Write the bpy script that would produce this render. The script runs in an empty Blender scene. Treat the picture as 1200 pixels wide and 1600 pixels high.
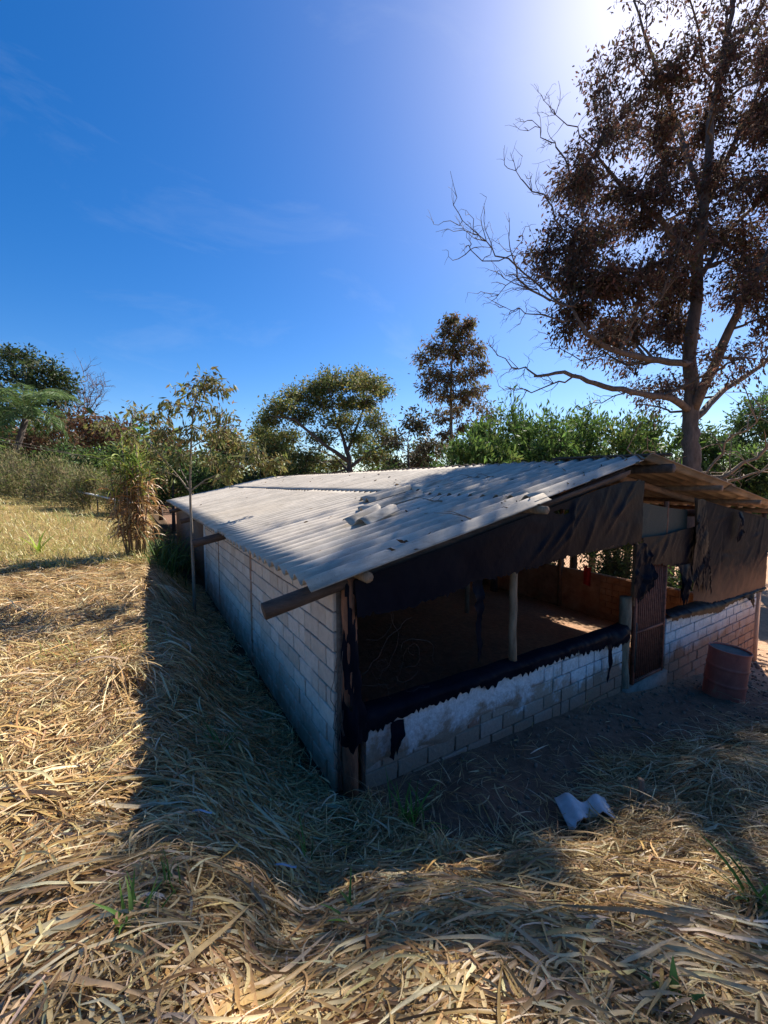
import bpy, bmesh, math, random
import numpy as np
from mathutils import Vector, Matrix

# ------------------------------------------------------------------ camera, sky, sun, exposure
SC = bpy.context.scene
COL = SC.collection
RNG = np.random.default_rng(7)
random.seed(7)

CAM = np.array((-1.66, -3.33, 2.9))
FPX = 620.0
PITCH = math.radians(3.97)
HEAD = math.radians(58.4)
HV = np.array((math.cos(HEAD), math.sin(HEAD)))
RV = np.array((math.sin(HEAD), -math.cos(HEAD)))

cd = bpy.data.cameras.new('camera')
cam = bpy.data.objects.new('camera', cd)
COL.objects.link(cam)
cd.sensor_fit = 'VERTICAL'
cd.sensor_height = 36.0
cd.lens = 36.0 * FPX / 1600.0
cd.clip_start = 0.02
cd.clip_end = 3000
cam.location = CAM
fwd = Vector((HV[0] * math.cos(PITCH), HV[1] * math.cos(PITCH), -math.sin(PITCH)))
cam.rotation_euler = fwd.to_track_quat('-Z', 'Y').to_euler()
SC.camera = cam

SUN_AZ = math.radians(22)      # from +X towards +Y
SUN_EL = math.radians(47)
world = bpy.data.worlds.new('World')
SC.world = world
world.use_nodes = True
wt = world.node_tree
for n in list(wt.nodes):
    wt.nodes.remove(n)
wo = wt.nodes.new('ShaderNodeOutputWorld')
bg = wt.nodes.new('ShaderNodeBackground')
sky = wt.nodes.new('ShaderNodeTexSky')
sky.sky_type = 'NISHITA'
sky.sun_disc = False
sky.sun_elevation = SUN_EL
sky.sun_rotation = math.pi / 2 - SUN_AZ
sky.altitude = 800
sky.air_density = 1.0
sky.dust_density = 1.0
sky.ozone_density = 2.6
hs = wt.nodes.new('ShaderNodeHueSaturation')
hs.inputs['Saturation'].default_value = 1.42
hs.inputs['Hue'].default_value = 0.507
# thin cirrus wisps
tc = wt.nodes.new('ShaderNodeTexCoord')
mp = wt.nodes.new('ShaderNodeMapping')
mp.inputs['Scale'].default_value = (1.3, 4.0, 5.5)
mp.inputs['Rotation'].default_value = (0.5, 0.4, 0.9)
nz = wt.nodes.new('ShaderNodeTexNoise')
nz.inputs['Scale'].default_value = 1.6
nz.inputs['Detail'].default_value = 7
nz.inputs['Roughness'].default_value = 0.62
nz.inputs['Distortion'].default_value = 0.6
rp = wt.nodes.new('ShaderNodeValToRGB')
rp.color_ramp.elements[0].position = 0.56
rp.color_ramp.elements[0].color = (0, 0, 0, 1)
rp.color_ramp.elements[1].position = 0.95
rp.color_ramp.elements[1].color = (0.16, 0.16, 0.16, 1)
mx = wt.nodes.new('ShaderNodeMixRGB')
mx.inputs['Color2'].default_value = (4.6, 5.2, 6.0, 1)
wt.links.new(sky.outputs[0], hs.inputs['Color'])
wt.links.new(hs.outputs[0], mx.inputs['Color1'])
wt.links.new(tc.outputs['Generated'], mp.inputs[0])
wt.links.new(mp.outputs[0], nz.inputs['Vector'])
wt.links.new(nz.outputs['Fac'], rp.inputs[0])
wt.links.new(rp.outputs[0], mx.inputs['Fac'])
wt.links.new(mx.outputs[0], bg.inputs['Color'])
bg.inputs['Strength'].default_value = 0.08
wt.links.new(bg.outputs[0], wo.inputs[0])

ld = bpy.data.lights.new('sun', 'SUN')
ld.energy = 5.0
ld.angle = math.radians(0.55)
ld.color = (1.0, 0.93, 0.82)
sun = bpy.data.objects.new('sun', ld)
COL.objects.link(sun)
sd = Vector((math.cos(SUN_AZ) * math.cos(SUN_EL), math.sin(SUN_AZ) * math.cos(SUN_EL), math.sin(SUN_EL)))
sun.location = sd * 60
sun.rotation_euler = sd.to_track_quat('Z', 'Y').to_euler()
vs = SC.view_settings
vs.view_transform = 'Standard'
vs.look = 'None'
vs.exposure = 1.08
vs.gamma = 1.0
vs.use_curve_mapping = False

# ------------------------------------------------------------------ helpers
def ray(px, py):
    x = (px - 600) / FPX
    y = (800 - py) / FPX
    f = math.cos(PITCH) + y * math.sin(PITCH)
    u = y * math.cos(PITCH) - math.sin(PITCH)
    x /= f
    u /= f
    return np.array((HV[0] + x * RV[0], HV[1] + x * RV[1], u))

def at(px, py, d):
    """place of a thing seen at a pixel, d metres ahead"""
    return CAM + d * ray(px, py)

def onp(px, py, ax, v):
    r = ray(px, py)
    return CAM + (v - CAM[ax]) / r[ax] * r

WLOC = {}

def link(o, parent=None, loc=(0, 0, 0)):
    COL.objects.link(o)
    loc = Vector(loc)
    WLOC[o.name] = loc
    if parent is not None:
        o.parent = parent
        o.location = loc - WLOC[parent.name]
    else:
        o.location = loc
    return o

def tag(o, label=None, cat=None, group=None, kind=None):
    if label: o['label'] = label
    if cat: o['category'] = cat
    if group: o['group'] = group
    if kind: o['kind'] = kind
    return o

def empty(name, loc, label, cat, group=None):
    o = bpy.data.objects.new(name, None)
    o.empty_display_size = 0.2
    link(o, None, loc)
    return tag(o, label, cat, group)

def np_mesh(name, V, F, mat, smooth=False, col=None):
    """V (n,3), F (m,k) uniform polygons, or a list of such arrays"""
    me = bpy.data.meshes.new(name)
    V = np.asarray(V, dtype=np.float32).reshape(-1, 3)
    Fs = F if isinstance(F, list) else [F]
    Fs = [np.asarray(f, dtype=np.int32) for f in Fs if len(f)]
    me.vertices.add(len(V))
    me.vertices.foreach_set('co', V.ravel())
    tot = np.concatenate([np.full(len(f), f.shape[1], np.int32) for f in Fs])
    idx = np.concatenate([f.ravel() for f in Fs])
    me.loops.add(len(idx))
    me.loops.foreach_set('vertex_index', idx)
    me.polygons.add(len(tot))
    st = np.zeros(len(tot), np.int32)
    st[1:] = np.cumsum(tot)[:-1]
    me.polygons.foreach_set('loop_start', st)
    if smooth:
        me.polygons.foreach_set('use_smooth', np.ones(len(tot), bool))
    if col is not None:
        at_ = me.attributes.new('Col', 'FLOAT_COLOR', 'POINT')
        c = np.ones((len(V), 4), np.float32)
        c[:, :3] = col
        at_.data.foreach_set('color', c.ravel())
    me.update()
    me.validate()
    if mat is not None:
        me.materials.append(mat)
    return me

def obj(name, V, F, mat, parent=None, loc=(0, 0, 0), smooth=False, col=None):
    """V in world space; the object's origin is put at loc"""
    V = np.asarray(V, dtype=np.float64).reshape(-1, 3) - np.asarray(loc, dtype=np.float64)
    o = bpy.data.objects.new(name, np_mesh(name, V, F, mat, smooth, col))
    return link(o, parent, loc)

class Acc:
    """collects shapes into one mesh"""
    def __init__(s):
        s.V, s.F4, s.F3, s.C, s.n = [], [], [], [], 0
    def add(s, V, F, col=None):
        V = np.asarray(V, float).reshape(-1, 3)
        F = np.asarray(F, int)
        (s.F4 if F.shape[1] == 4 else s.F3).append(F + s.n)
        s.V.append(V)
        if col is not None:
            c = np.asarray(col, float)
            s.C.append(np.broadcast_to(c, (len(V), 3)) if c.ndim == 1 else c)
        s.n += len(V)
    def tube(s, pts, rad, sides=6, cap=True, col=None, noise=0):
        pts = np.asarray(pts, float)
        n = len(pts)
        rad = np.broadcast_to(np.asarray(rad, float), (n,))
        t = np.gradient(pts, axis=0)
        t /= np.linalg.norm(t, axis=1)[:, None] + 1e-9
        ref = np.array((0, 0, 1.0)) if abs(t[:, 2]).mean() < 0.8 else np.array((1.0, 0, 0))
        a = np.cross(t, ref)
        a /= np.linalg.norm(a, axis=1)[:, None] + 1e-9
        b = np.cross(t, a)
        an = np.arange(sides) * 2 * math.pi / sides
        rr = rad[:, None] * (1 + (RNG.normal(0, noise, (n, sides)) if noise else 0))
        V = pts[:, None] + rr[..., None] * (np.cos(an)[None, :, None] * a[:, None] + np.sin(an)[None, :, None] * b[:, None])
        i = np.arange(n - 1)[:, None] * sides
        j = np.arange(sides)[None]
        j2 = (j + 1) % sides
        F = np.stack([i + j, i + j2, i + sides + j2, i + sides + j], -1).reshape(-1, 4)
        V = V.reshape(-1, 3)
        if cap:
            V = np.concatenate([V, pts[:1], pts[-1:]])
            c0, c1 = n * sides, n * sides + 1
            jj = np.arange(sides)
            T = np.concatenate([np.stack([np.full(sides, c0), (jj + 1) % sides, jj], 1),
                                np.stack([np.full(sides, c1), (n - 1) * sides + jj, (n - 1) * sides + (jj + 1) % sides], 1)])
            s.F3.append(T + s.n)
        s.add(V, F, col)
    def box(s, lo, hi, col=None):
        V = [(x, y, z) for x in (lo[0], hi[0]) for y in (lo[1], hi[1]) for z in (lo[2], hi[2])]
        s.add(V, [(0, 1, 3, 2), (4, 6, 7, 5), (0, 4, 5, 1), (2, 3, 7, 6), (0, 2, 6, 4), (1, 5, 7, 3)], col)
    def obj(s, name, mat, parent=None, loc=(0, 0, 0), smooth=False):
        F = []
        if s.F4: F.append(np.concatenate(s.F4))
        if s.F3: F.append(np.concatenate(s.F3))
        return obj(name, np.concatenate(s.V), F, mat, parent, loc, smooth, np.concatenate(s.C) if s.C else None)

def smooth(x, a, b):
    t = np.clip((x - a) / (b - a), 0, 1)
    return t * t * (3 - 2 * t)

def wav(x, y, s, seed):
    r = np.random.default_rng(seed)
    v = 0
    for k in range(5):
        a = r.uniform(0, 2 * math.pi)
        f = s * r.uniform(0.6, 1.8)
        v = v + np.sin((x * math.cos(a) + y * math.sin(a)) * f + r.uniform(0, 6.3)) / 2.2
    return v / 2.2

# ------------------------------------------------------------------ materials
def mat(name):
    m = bpy.data.materials.new(name)
    m.use_nodes = True
    nt = m.node_tree
    return m, nt, nt.nodes['Principled BSDF']

def N(nt, t, **kw):
    n = nt.nodes.new('ShaderNode' + t)
    for k, v in kw.items():
        if hasattr(n, k):
            setattr(n, k, v)
        else:
            n.inputs[k].default_value = v
    return n

def noise(nt, scale, detail=4, rough=0.6, coord='Object', stretch=None, dist=0):
    c = N(nt, 'TexCoord')
    n = N(nt, 'TexNoise')
    n.inputs['Scale'].default_value = scale
    n.inputs['Detail'].default_value = detail
    n.inputs['Roughness'].default_value = rough
    n.inputs['Distortion'].default_value = dist
    src = N(nt, 'NewGeometry').outputs['Position'] if coord == 'World' else c.outputs[coord]
    if stretch:
        mpn = N(nt, 'Mapping')
        mpn.inputs['Scale'].default_value = stretch
        nt.links.new(src, mpn.inputs[0])
        src = mpn.outputs[0]
    nt.links.new(src, n.inputs['Vector'])
    return n.outputs['Fac']

def ramp(nt, fac, stops):
    r = N(nt, 'ValToRGB')
    e = r.color_ramp.elements
    while len(e) < len(stops):
        e.new(0.5)
    for i, (p, c) in enumerate(stops):
        e[i].position = p
        e[i].color = (*c, 1) if len(c) == 3 else c
    nt.links.new(fac, r.inputs[0])
    return r.outputs[0]

def mixc(nt, fac, a, b, mode='MIX'):
    m = N(nt, 'MixRGB', blend_type=mode)
    for s, v in (('Fac', fac), ('Color1', a), ('Color2', b)):
        if isinstance(v, (int, float)):
            m.inputs[s].default_value = v
        elif isinstance(v, tuple):
            m.inputs[s].default_value = (*v, 1)
        else:
            nt.links.new(v, m.inputs[s])
    return m.outputs[0]

def bump(nt, bs, h, strength=0.4, dist=0.02):
    b = N(nt, 'Bump')
    b.inputs['Strength'].default_value = strength
    b.inputs['Distance'].default_value = dist
    nt.links.new(h, b.inputs['Height'])
    nt.links.new(b.outputs[0], bs.inputs['Normal'])

def posz(nt, axis='Z'):
    g = N(nt, 'NewGeometry')
    s = N(nt, 'SeparateXYZ')
    nt.links.new(g.outputs['Position'], s.inputs[0])
    return s.outputs[axis]

def mrange(nt, v, a, b, c=0.0, d=1.0):
    m = N(nt, 'MapRange')
    nt.links.new(v, m.inputs[0])
    for i, x in enumerate((a, b, c, d)):
        m.inputs[i + 1].default_value = x
    return m.outputs[0]

def math_(nt, op, a, b):
    m = N(nt, 'Math', operation=op)
    for i, v in enumerate((a, b)):
        if isinstance(v, (int, float)):
            m.inputs[i].default_value = v
        else:
            nt.links.new(v, m.inputs[i])
    return m.outputs[0]

def leaf_mat(name, trans=0.3, rough=0.5, spec=0.35):
    m, nt, bs = mat(name)
    a = N(nt, 'Attribute', attribute_name='Col')
    n = noise(nt, 35, 3)
    c = mixc(nt, 0.5, a.outputs['Color'], ramp(nt, n, [(0.3, (0.55, 0.55, 0.55)), (0.7, (1.35, 1.35, 1.35))]), 'MULTIPLY')
    c = mixc(nt, 0.6, a.outputs['Color'], c)
    nt.links.new(c, bs.inputs['Base Color'])
    bs.inputs['Roughness'].default_value = rough
    bs.inputs['Specular IOR Level'].default_value = spec
    t = N(nt, 'BsdfTranslucent')
    nt.links.new(c, t.inputs['Color'])
    ms = N(nt, 'MixShader')
    ms.inputs[0].default_value = trans
    nt.links.new(bs.outputs[0], ms.inputs[1])
    nt.links.new(t.outputs[0], ms.inputs[2])
    nt.links.new(ms.outputs[0], nt.nodes['Material Output'].inputs[0])
    return m

LEAF = leaf_mat('leaf', 0.38, 0.55, 0.25)
DULL = leaf_mat('dull_leaf', 0.42, 0.75, 0.12)
STRAW = leaf_mat('dry_blade', 0.22, 0.42, 0.4)

def bark_mat(name, a, b, scale=9, stretch=(1, 1, 0.25)):
    m, nt, bs = mat(name)
    n = noise(nt, scale, 6, 0.7, 'Object', stretch)
    nt.links.new(ramp(nt, n, [(0.3, a), (0.7, b)]), bs.inputs['Base Color'])
    bs.inputs['Roughness'].default_value = 0.85
    bump(nt, bs, n, 0.6, 0.03)
    return m

BARK = bark_mat('bark', (0.045, 0.032, 0.026), (0.16, 0.12, 0.10))
BARK_PALE = bark_mat('bark_pale', (0.14, 0.11, 0.08), (0.32, 0.26, 0.2), 18)
TWIG = bark_mat('dry_twig', (0.13, 0.09, 0.06), (0.3, 0.22, 0.15), 30)
WOOD_DARK = bark_mat('weathered_log', (0.028, 0.02, 0.017), (0.12, 0.075, 0.055), 16, (0.25, 1, 1))
WOOD_POST = bark_mat('post_wood', (0.12, 0.075, 0.045), (0.36, 0.25, 0.16), 14)
WOOD_RED = bark_mat('reddish_post_wood', (0.09, 0.035, 0.02), (0.33, 0.14, 0.075), 12)
WOOD_ORANGE = bark_mat('rafter_wood', (0.14, 0.07, 0.04), (0.32, 0.18, 0.10), 14, (0.3, 1, 1))

# ground: dark litter-brown earth under the straw, red-brown trodden soil near the shed
def make_ground_mat():
    m, nt, bs = mat('earth')
    n1 = noise(nt, 0.9, 6, 0.65, 'World')
    n2 = noise(nt, 9, 8, 0.7, 'World')
    n3 = noise(nt, 60, 5, 0.7, 'World')
    a = N(nt, 'Attribute', attribute_name='Col')
    c = mixc(nt, 0.85, a.outputs['Color'], ramp(nt, n2, [(0.25, (0.5, 0.48, 0.46)), (0.75, (1.4, 1.35, 1.3))]), 'MULTIPLY')
    c = mixc(nt, 0.6, c, ramp(nt, n1, [(0.3, (0.7, 0.68, 0.66)), (0.7, (1.25, 1.2, 1.15))]), 'MULTIPLY')
    c = mixc(nt, 0.7, c, ramp(nt, n3, [(0.35, (0.65, 0.65, 0.65)), (0.5, (1, 1, 1)), (0.72, (1.35, 1.3, 1.2))]), 'MULTIPLY')
    nt.links.new(c, bs.inputs['Base Color'])
    bs.inputs['Roughness'].default_value = 0.95
    bs.inputs['Specular IOR Level'].default_value = 0.15
    bump(nt, bs, math_(nt, 'ADD', math_(nt, 'MULTIPLY', n2, 1.0), math_(nt, 'MULTIPLY', n3, 0.35)), 0.9, 0.05)
    return m
EARTH = make_ground_mat()

def make_block_mat():
    m, nt, bs = mat('concrete_block')
    oi = N(nt, 'ObjectInfo')
    base = ramp(nt, oi.outputs['Random'], [(0.0, (0.54, 0.43, 0.34)), (0.5, (0.62, 0.51, 0.42)), (1.0, (0.70, 0.60, 0.51))])
    n1 = noise(nt, 3.0, 6, 0.7, 'World', None, 0.5)
    n2 = noise(nt, 120, 4, 0.7, 'World')
    n3 = noise(nt, 14, 6, 0.75, 'World')
    c = mixc(nt, 0.7, base, ramp(nt, n3, [(0.3, (0.72, 0.68, 0.63)), (0.6, (1.12, 1.1, 1.08))]), 'MULTIPLY')
    # rising red-earth splash on the lower courses, uneven
    z = math_(nt, 'ADD', posz(nt), math_(nt, 'MULTIPLY', n1, 1.1))
    c = mixc(nt, mrange(nt, z, 1.05, 0.45), c, (0.30, 0.19, 0.12))
    # pinkish tone high up
    c = mixc(nt, mrange(nt, z, 1.6, 2.6, 0.0, 0.45), c, (0.52, 0.36, 0.27))
    nt.links.new(c, bs.inputs['Base Color'])
    bs.inputs['Roughness'].default_value = 0.92
    bump(nt, bs, math_(nt, 'ADD', math_(nt, 'MULTIPLY', n2, 0.25), n3), 0.55, 0.012)
    return m
BLOCK = make_block_mat()

def make_front_mat():
    m, nt, bs = mat('limewashed_block')
    oi = N(nt, 'ObjectInfo')
    base = ramp(nt, oi.outputs['Random'], [(0.0, (0.30, 0.22, 0.16)), (0.5, (0.38, 0.29, 0.22)), (0.8, (0.42, 0.33, 0.27)), (1.0, (0.33, 0.16, 0.1))])
    n1 = noise(nt, 2.2, 7, 0.7, 'World', None, 0.4)
    n2 = noise(nt, 26, 6, 0.7, 'World')
    n3 = noise(nt, 11, 6, 0.8, 'World', None, 0.8)
    wash = mixc(nt, 0.75, (0.66, 0.66, 0.66), ramp(nt, n3, [(0.3, (0.6, 0.58, 0.55)), (0.55, (1.05, 1.05, 1.05))]), 'MULTIPLY')
    x = posz(nt, 'X')
    z = math_(nt, 'ADD', posz(nt), math_(nt, 'MULTIPLY', x, 0.07))
    z = math_(nt, 'ADD', z, math_(nt, 'MULTIPLY', math_(nt, 'SUBTRACT', n1, 0.5), 1.3))
    f = mrange(nt, z, 0.22, 0.42)
    c = mixc(nt, f, base, wash)
    # red clay stains towards the gate and the right end
    g = math_(nt, 'ADD', math_(nt, 'MULTIPLY', x, 0.09), math_(nt, 'SUBTRACT', n1, z))
    c = mixc(nt, mrange(nt, g, 0.55, 1.0, 0.0, 0.75), c, (0.36, 0.16, 0.085))
    c = mixc(nt, 0.6, c, ramp(nt, n2, [(0.3, (0.6, 0.6, 0.6)), (0.65, (1.15, 1.15, 1.15))]), 'MULTIPLY')
    nt.links.new(c, bs.inputs['Base Color'])
    bs.inputs['Roughness'].default_value = 0.92
    bump(nt, bs, math_(nt, 'ADD', n3, n2), 0.6, 0.02)
    return m
FRONT = make_front_mat()

def simple(name, stops, scale=8, rough=0.8, bstr=0.4, bdist=0.01, stretch=None, metal=0, spec=0.4, coord='World', detail=6):
    m, nt, bs = mat(name)
    n = noise(nt, scale, detail, 0.68, coord, stretch, 0.3)
    nt.links.new(ramp(nt, n, stops), bs.inputs['Base Color'])
    bs.inputs['Roughness'].default_value = rough
    bs.inputs['Metallic'].default_value = metal
    bs.inputs['Specular IOR Level'].default_value = spec
    if bstr:
        bump(nt, bs, n, bstr, bdist)
    return m

MORTAR = simple('mortar', [(0.3, (0.11, 0.075, 0.055)), (0.7, (0.24, 0.17, 0.13))], 20, 0.95)
COLUMN = simple('red_mortar_strip', [(0.3, (0.28, 0.15, 0.09)), (0.7, (0.45, 0.28, 0.2))], 7, 0.95)
CLAY = simple('clay_plaster', [(0.3, (0.26, 0.11, 0.055)), (0.5, (0.42, 0.21, 0.11)), (0.72, (0.52, 0.31, 0.19))], 2.5, 0.95)
CONCRETE = simple('rough_concrete', [(0.3, (0.17, 0.12, 0.09)), (0.7, (0.36, 0.28, 0.22))], 6, 0.95)
RUST = simple('rusty_iron', [(0.3, (0.11, 0.03, 0.018)), (0.6, (0.27, 0.085, 0.05)), (0.8, (0.36, 0.14, 0.08))], 14, 0.75, 0.3, 0.004)
WIRE = simple('old_wire', [(0.3, (0.05, 0.04, 0.035)), (0.7, (0.14, 0.11, 0.09))], 30, 0.6, 0)
NETTING = simple('shade_netting', [(0.3, (0.035, 0.035, 0.028)), (0.7, (0.10, 0.095, 0.07))], 60, 0.9, 0.3, 0.002)
WHITE = simple('white_paint', [(0.3, (0.5, 0.48, 0.45)), (0.7, (0.75, 0.73, 0.7))], 8, 0.7)
BLUEP = simple('blue_plastic', [(0.3, (0.3, 0.35, 0.4)), (0.7, (0.42, 0.47, 0.52))], 8, 0.4, 0)
REDC = simple('red_cloth', [(0.3, (0.30, 0.01, 0.015)), (0.7, (0.5, 0.03, 0.03))], 12, 0.8)
CLODS = simple('soil_clod', [(0.3, (0.13, 0.085, 0.06)), (0.7, (0.26, 0.18, 0.13))], 12, 0.95)
DRUMTOP = simple('drum_lid_dust', [(0.3, (0.09, 0.075, 0.065)), (0.7, (0.19, 0.165, 0.14))], 9, 0.85)

def make_drum_mat():
    m, nt, bs = mat('red_drum_paint')
    n = noise(nt, 5, 7, 0.7, 'World', (1, 1, 0.6), 0.3)
    n2 = noise(nt, 40, 5, 0.7, 'World')
    c = ramp(nt, n, [(0.22, (0.22, 0.06, 0.04)), (0.38, (0.5, 0.09, 0.055)), (0.6, (0.58, 0.13, 0.08)), (0.8, (0.5, 0.22, 0.13))])
    c = mixc(nt, mrange(nt, n2, 0.62, 0.75, 0, 0.5), c, (0.17, 0.07, 0.045))
    nt.links.new(c, bs.inputs['Base Color'])
    bs.inputs['Roughness'].default_value = 0.6
    bump(nt, bs, n2, 0.25, 0.004)
    return m
DRUM = make_drum_mat()

def make_roof_mat(name, warm=False):
    m, nt, bs = mat(name)
    oi = N(nt, 'ObjectInfo')
    n1 = noise(nt, 0.55, 6, 0.65, 'World', None, 0.4)
    n2 = noise(nt, 5.5, 8, 0.72, 'World', (0.35, 1.6, 1), 0.4)
    n3 = noise(nt, 55, 5, 0.7, 'World')
    if warm:
        c = ramp(nt, n2, [(0.3, (0.22, 0.13, 0.08)), (0.55, (0.36, 0.24, 0.16)), (0.8, (0.44, 0.33, 0.24))])
    else:
        c = ramp(nt, n2, [(0.2, (0.13, 0.115, 0.095)), (0.40, (0.36, 0.32, 0.27)), (0.6, (0.51, 0.455, 0.385)), (0.8, (0.6, 0.545, 0.475))])
    c = mixc(nt, 1.0, c, ramp(nt, oi.outputs['Random'], [(0, (0.86, 0.85, 0.84)), (1, (1.1, 1.08, 1.06))]), 'MULTIPLY')
    c = mixc(nt, mrange(nt, n1, 0.5, 0.68, 0, 0.55), c, (0.47, 0.40, 0.32))
    c = mixc(nt, mrange(nt, n3, 0.6, 0.72, 0, 0.7), c, (0.07, 0.065, 0.055))
    # dirty valleys of the corrugation, their shade put into the colour too
    ph = N(nt, 'Math', operation='SINE')
    nt.links.new(math_(nt, 'ADD', math_(nt, 'MULTIPLY', posz(nt, 'Y'), 2 * math.pi / 0.236), 2 * math.pi * 0.3 / 0.236 + math.pi / 2), ph.inputs[0])
    valley_shade_dirt = math_(nt, 'MULTIPLY', mrange(nt, ph.outputs[0], 0.1, 1.0), mrange(nt, n2, 0.7, 0.35, 0.15, 0.75))
    c = mixc(nt, valley_shade_dirt, c, (0.13, 0.115, 0.09))
    nt.links.new(c, bs.inputs['Base Color'])
    bs.inputs['Roughness'].default_value = 0.88
    bump(nt, bs, math_(nt, 'ADD', n2, math_(nt, 'MULTIPLY', n3, 0.4)), 0.35, 0.01)
    return m
ROOF = make_roof_mat('fibre_cement')
ROOFR = make_roof_mat('fibre_cement_bounce_warm', True)  # warm bounce light on the underside put into the sheet colour

def make_tarp_mat(name, dusty):
    m, nt, bs = mat(name)
    n = noise(nt, 2.2, 6, 0.7, 'World', None, 0.6)
    n2 = noise(nt, 16, 5, 0.65, 'World', (1.0, 1, 0.6), 1.2)
    c = ramp(nt, n, [(0.35, (0.004, 0.005, 0.010)), (0.6, (0.008, 0.009, 0.015)), (0.8, (0.06, 0.05, 0.04) if dusty else (0.016, 0.016, 0.022))])
    if dusty:
        # red dust thrown up on the sheet's lower part
        z = math_(nt, 'ADD', posz(nt), math_(nt, 'MULTIPLY', n, 1.2))
        c = mixc(nt, mrange(nt, z, 1.85, 1.1, 0, 0.75), c, (0.23, 0.12, 0.07))
    nt.links.new(c, bs.inputs['Base Color'])
    bs.inputs['Roughness'].default_value = 0.6 if dusty else 0.42
    bs.inputs['Specular IOR Level'].default_value = 0.03
    bump(nt, bs, n2, 0.18, 0.02)
    return m
TARP = make_tarp_mat('black_plastic', False)
TARPD = make_tarp_mat('dusty_black_plastic', True)

# ------------------------------------------------------------------ ground
BX = np.array([-6, 0, 2, 5, 7, 11, 16, 40, 400]); BZ = np.array([-0.12, -0.16, -0.29, -0.52, -0.84, -1.45, -1.85, -2.6, -4])
LY = np.array([-400, -6, -3.3, -1.5, 0, 5, 9, 22, 60, 500]); LZ = np.array([3, 1.55, 1.3, 0.85, 0.5, 0.6, 0.88, 1.65, 2.1, 2.4])
FX = np.array([-6, -1.5, 0, 2, 5, 9, 16, 400]); FZ = np.array([1.6, 1.3, 0.95, 0.55, 0.15, -0.35, -1.0, -3.5])

def gz(x, y, fine=True):
    x = np.asarray(x, float); y = np.asarray(y, float)
    base = np.interp(x, BX, BZ)
    left = np.interp(y, LY, LZ) + 0.06 * np.clip(-x - 3, 0, 12)
    wl = smooth(-x, 0.30, 1.75 )
    z1 = base * (1 - wl) + left * wl
    fr = np.interp(x, FX, FZ)
    st_ = np.interp(x, [-0.5, 0.3, 1.6], [0.25, 0.6, 0.95])
    wf = smooth(-y, st_, st_ + 2.7)
    z2 = base * (1 - wf) + fr * wf
    z = np.logaddexp(z1 * 9, z2 * 9) / 9 - 0.0770 * np.exp(-((z1 - z2) * 6) ** 2)
    # heap of loose soil in front of the wall
    z = z + 0.16 * np.exp(-(((x - 0.95) / 0.55) ** 2 + ((y + 0.75) / 0.32) ** 2))
    # straw mounds on the right bank
    z = z + 0.22 * np.exp(-(((x - 3.3) / 0.9) ** 2 + ((y + 1.85) / 0.4) ** 2))
    z = z + 0.15 * np.exp(-(((x + 1.25) / 0.35) ** 2 + ((y - 2.6) / 1.2) ** 2))
    if fine:
        sm_ = 1 - soil_mask(x, y)
        near_ = sm_ * (1 - smooth(x, -0.6, 0.0) * smooth(y, -0.3, 0.1)) * (1 - smooth(y, 9, 12)) * (1 - smooth(-x, 8, 14))
        z = z + near_ * (0.045 * wav(x, y, 4.6, 4) + 0.03 * np.abs(wav(x, y, 9.5, 5)))
        inside = smooth(x, -0.6, 0.0) * smooth(y, -0.15, 0.3)
        amp = (1 - 0.75 * inside)
        z = z + amp * (0.03 * wav(x, y, 2.3, 1) + 0.018 * wav(x, y, 7.0, 2) + 0.009 * wav(x, y, 19.0, 3))
    return z

def soil_mask(x, y):
    """1 where the bare trodden soil in front of the shed is, 0 where straw lies"""
    e = 0.14 * wav(x, y, 3.1, 11) + 0.07 * wav(x, y, 9, 12)
    edge = np.interp(x, [-1, 0.1, 0.4, 1.2, 2.2, 2.9, 5, 8, 14], [0.4, -0.2, -0.98, -1.2, -1.22, -1.05, -1.3, -2.0, -3.4])
    return smooth(y + e, edge - 0.05, edge + 0.1) * smooth(x + e, 0.0, 0.25)

def make_ground():
    def axis(fine, lo, hi, step, far):
        a = list(np.arange(lo, hi + 1e-6, step))
        s, v = step, hi
        while v < far:
            s *= 1.22; v += s; a.append(v)
        s, v = step, lo
        b = []
        while v > -far:
            s *= 1.22; v -= s; b.append(v)
        return np.array(b[::-1] + a)
    xs = axis(1, -4.0, 9.0, 0.07, 900)
    ys = axis(1, -3.6, 4.0, 0.07, 900)
    X, Y = np.meshgrid(xs, ys, indexing='ij')
    Z = gz(X, Y)
    V = np.stack([X, Y, Z], -1).reshape(-1, 3)
    ny = len(ys)
    i = np.arange(len(xs) - 1)[:, None] * ny
    j = np.arange(ny - 1)[None]
    F = np.stack([i + j, i + ny + j, i + ny + j + 1, i + j + 1], -1).reshape(-1, 4)
    x, y = V[:, 0], V[:, 1]
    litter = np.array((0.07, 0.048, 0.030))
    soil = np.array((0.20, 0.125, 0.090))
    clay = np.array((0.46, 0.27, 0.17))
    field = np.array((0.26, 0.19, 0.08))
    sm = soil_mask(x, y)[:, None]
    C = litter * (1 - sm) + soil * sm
    ins = (smooth(x, 2.0, 6.0) * smooth(y, -0.4, 0.3))[:, None]
    C = C * (1 - ins) + clay * ins
    out = smooth(x, 7.6, 9.5)[:, None]
    C = C * (1 - out) + np.array((0.50, 0.33, 0.22)) * out
    fl = (smooth(y, 7, 10) * smooth(-x, 0.6, 1.6))[:, None]
    C = C * (1 - fl) + field * fl
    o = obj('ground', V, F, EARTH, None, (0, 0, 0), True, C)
    tag(o, 'sloping earth bank and red trodden soil around the shed', 'ground', None, 'structure')
make_ground()

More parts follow.
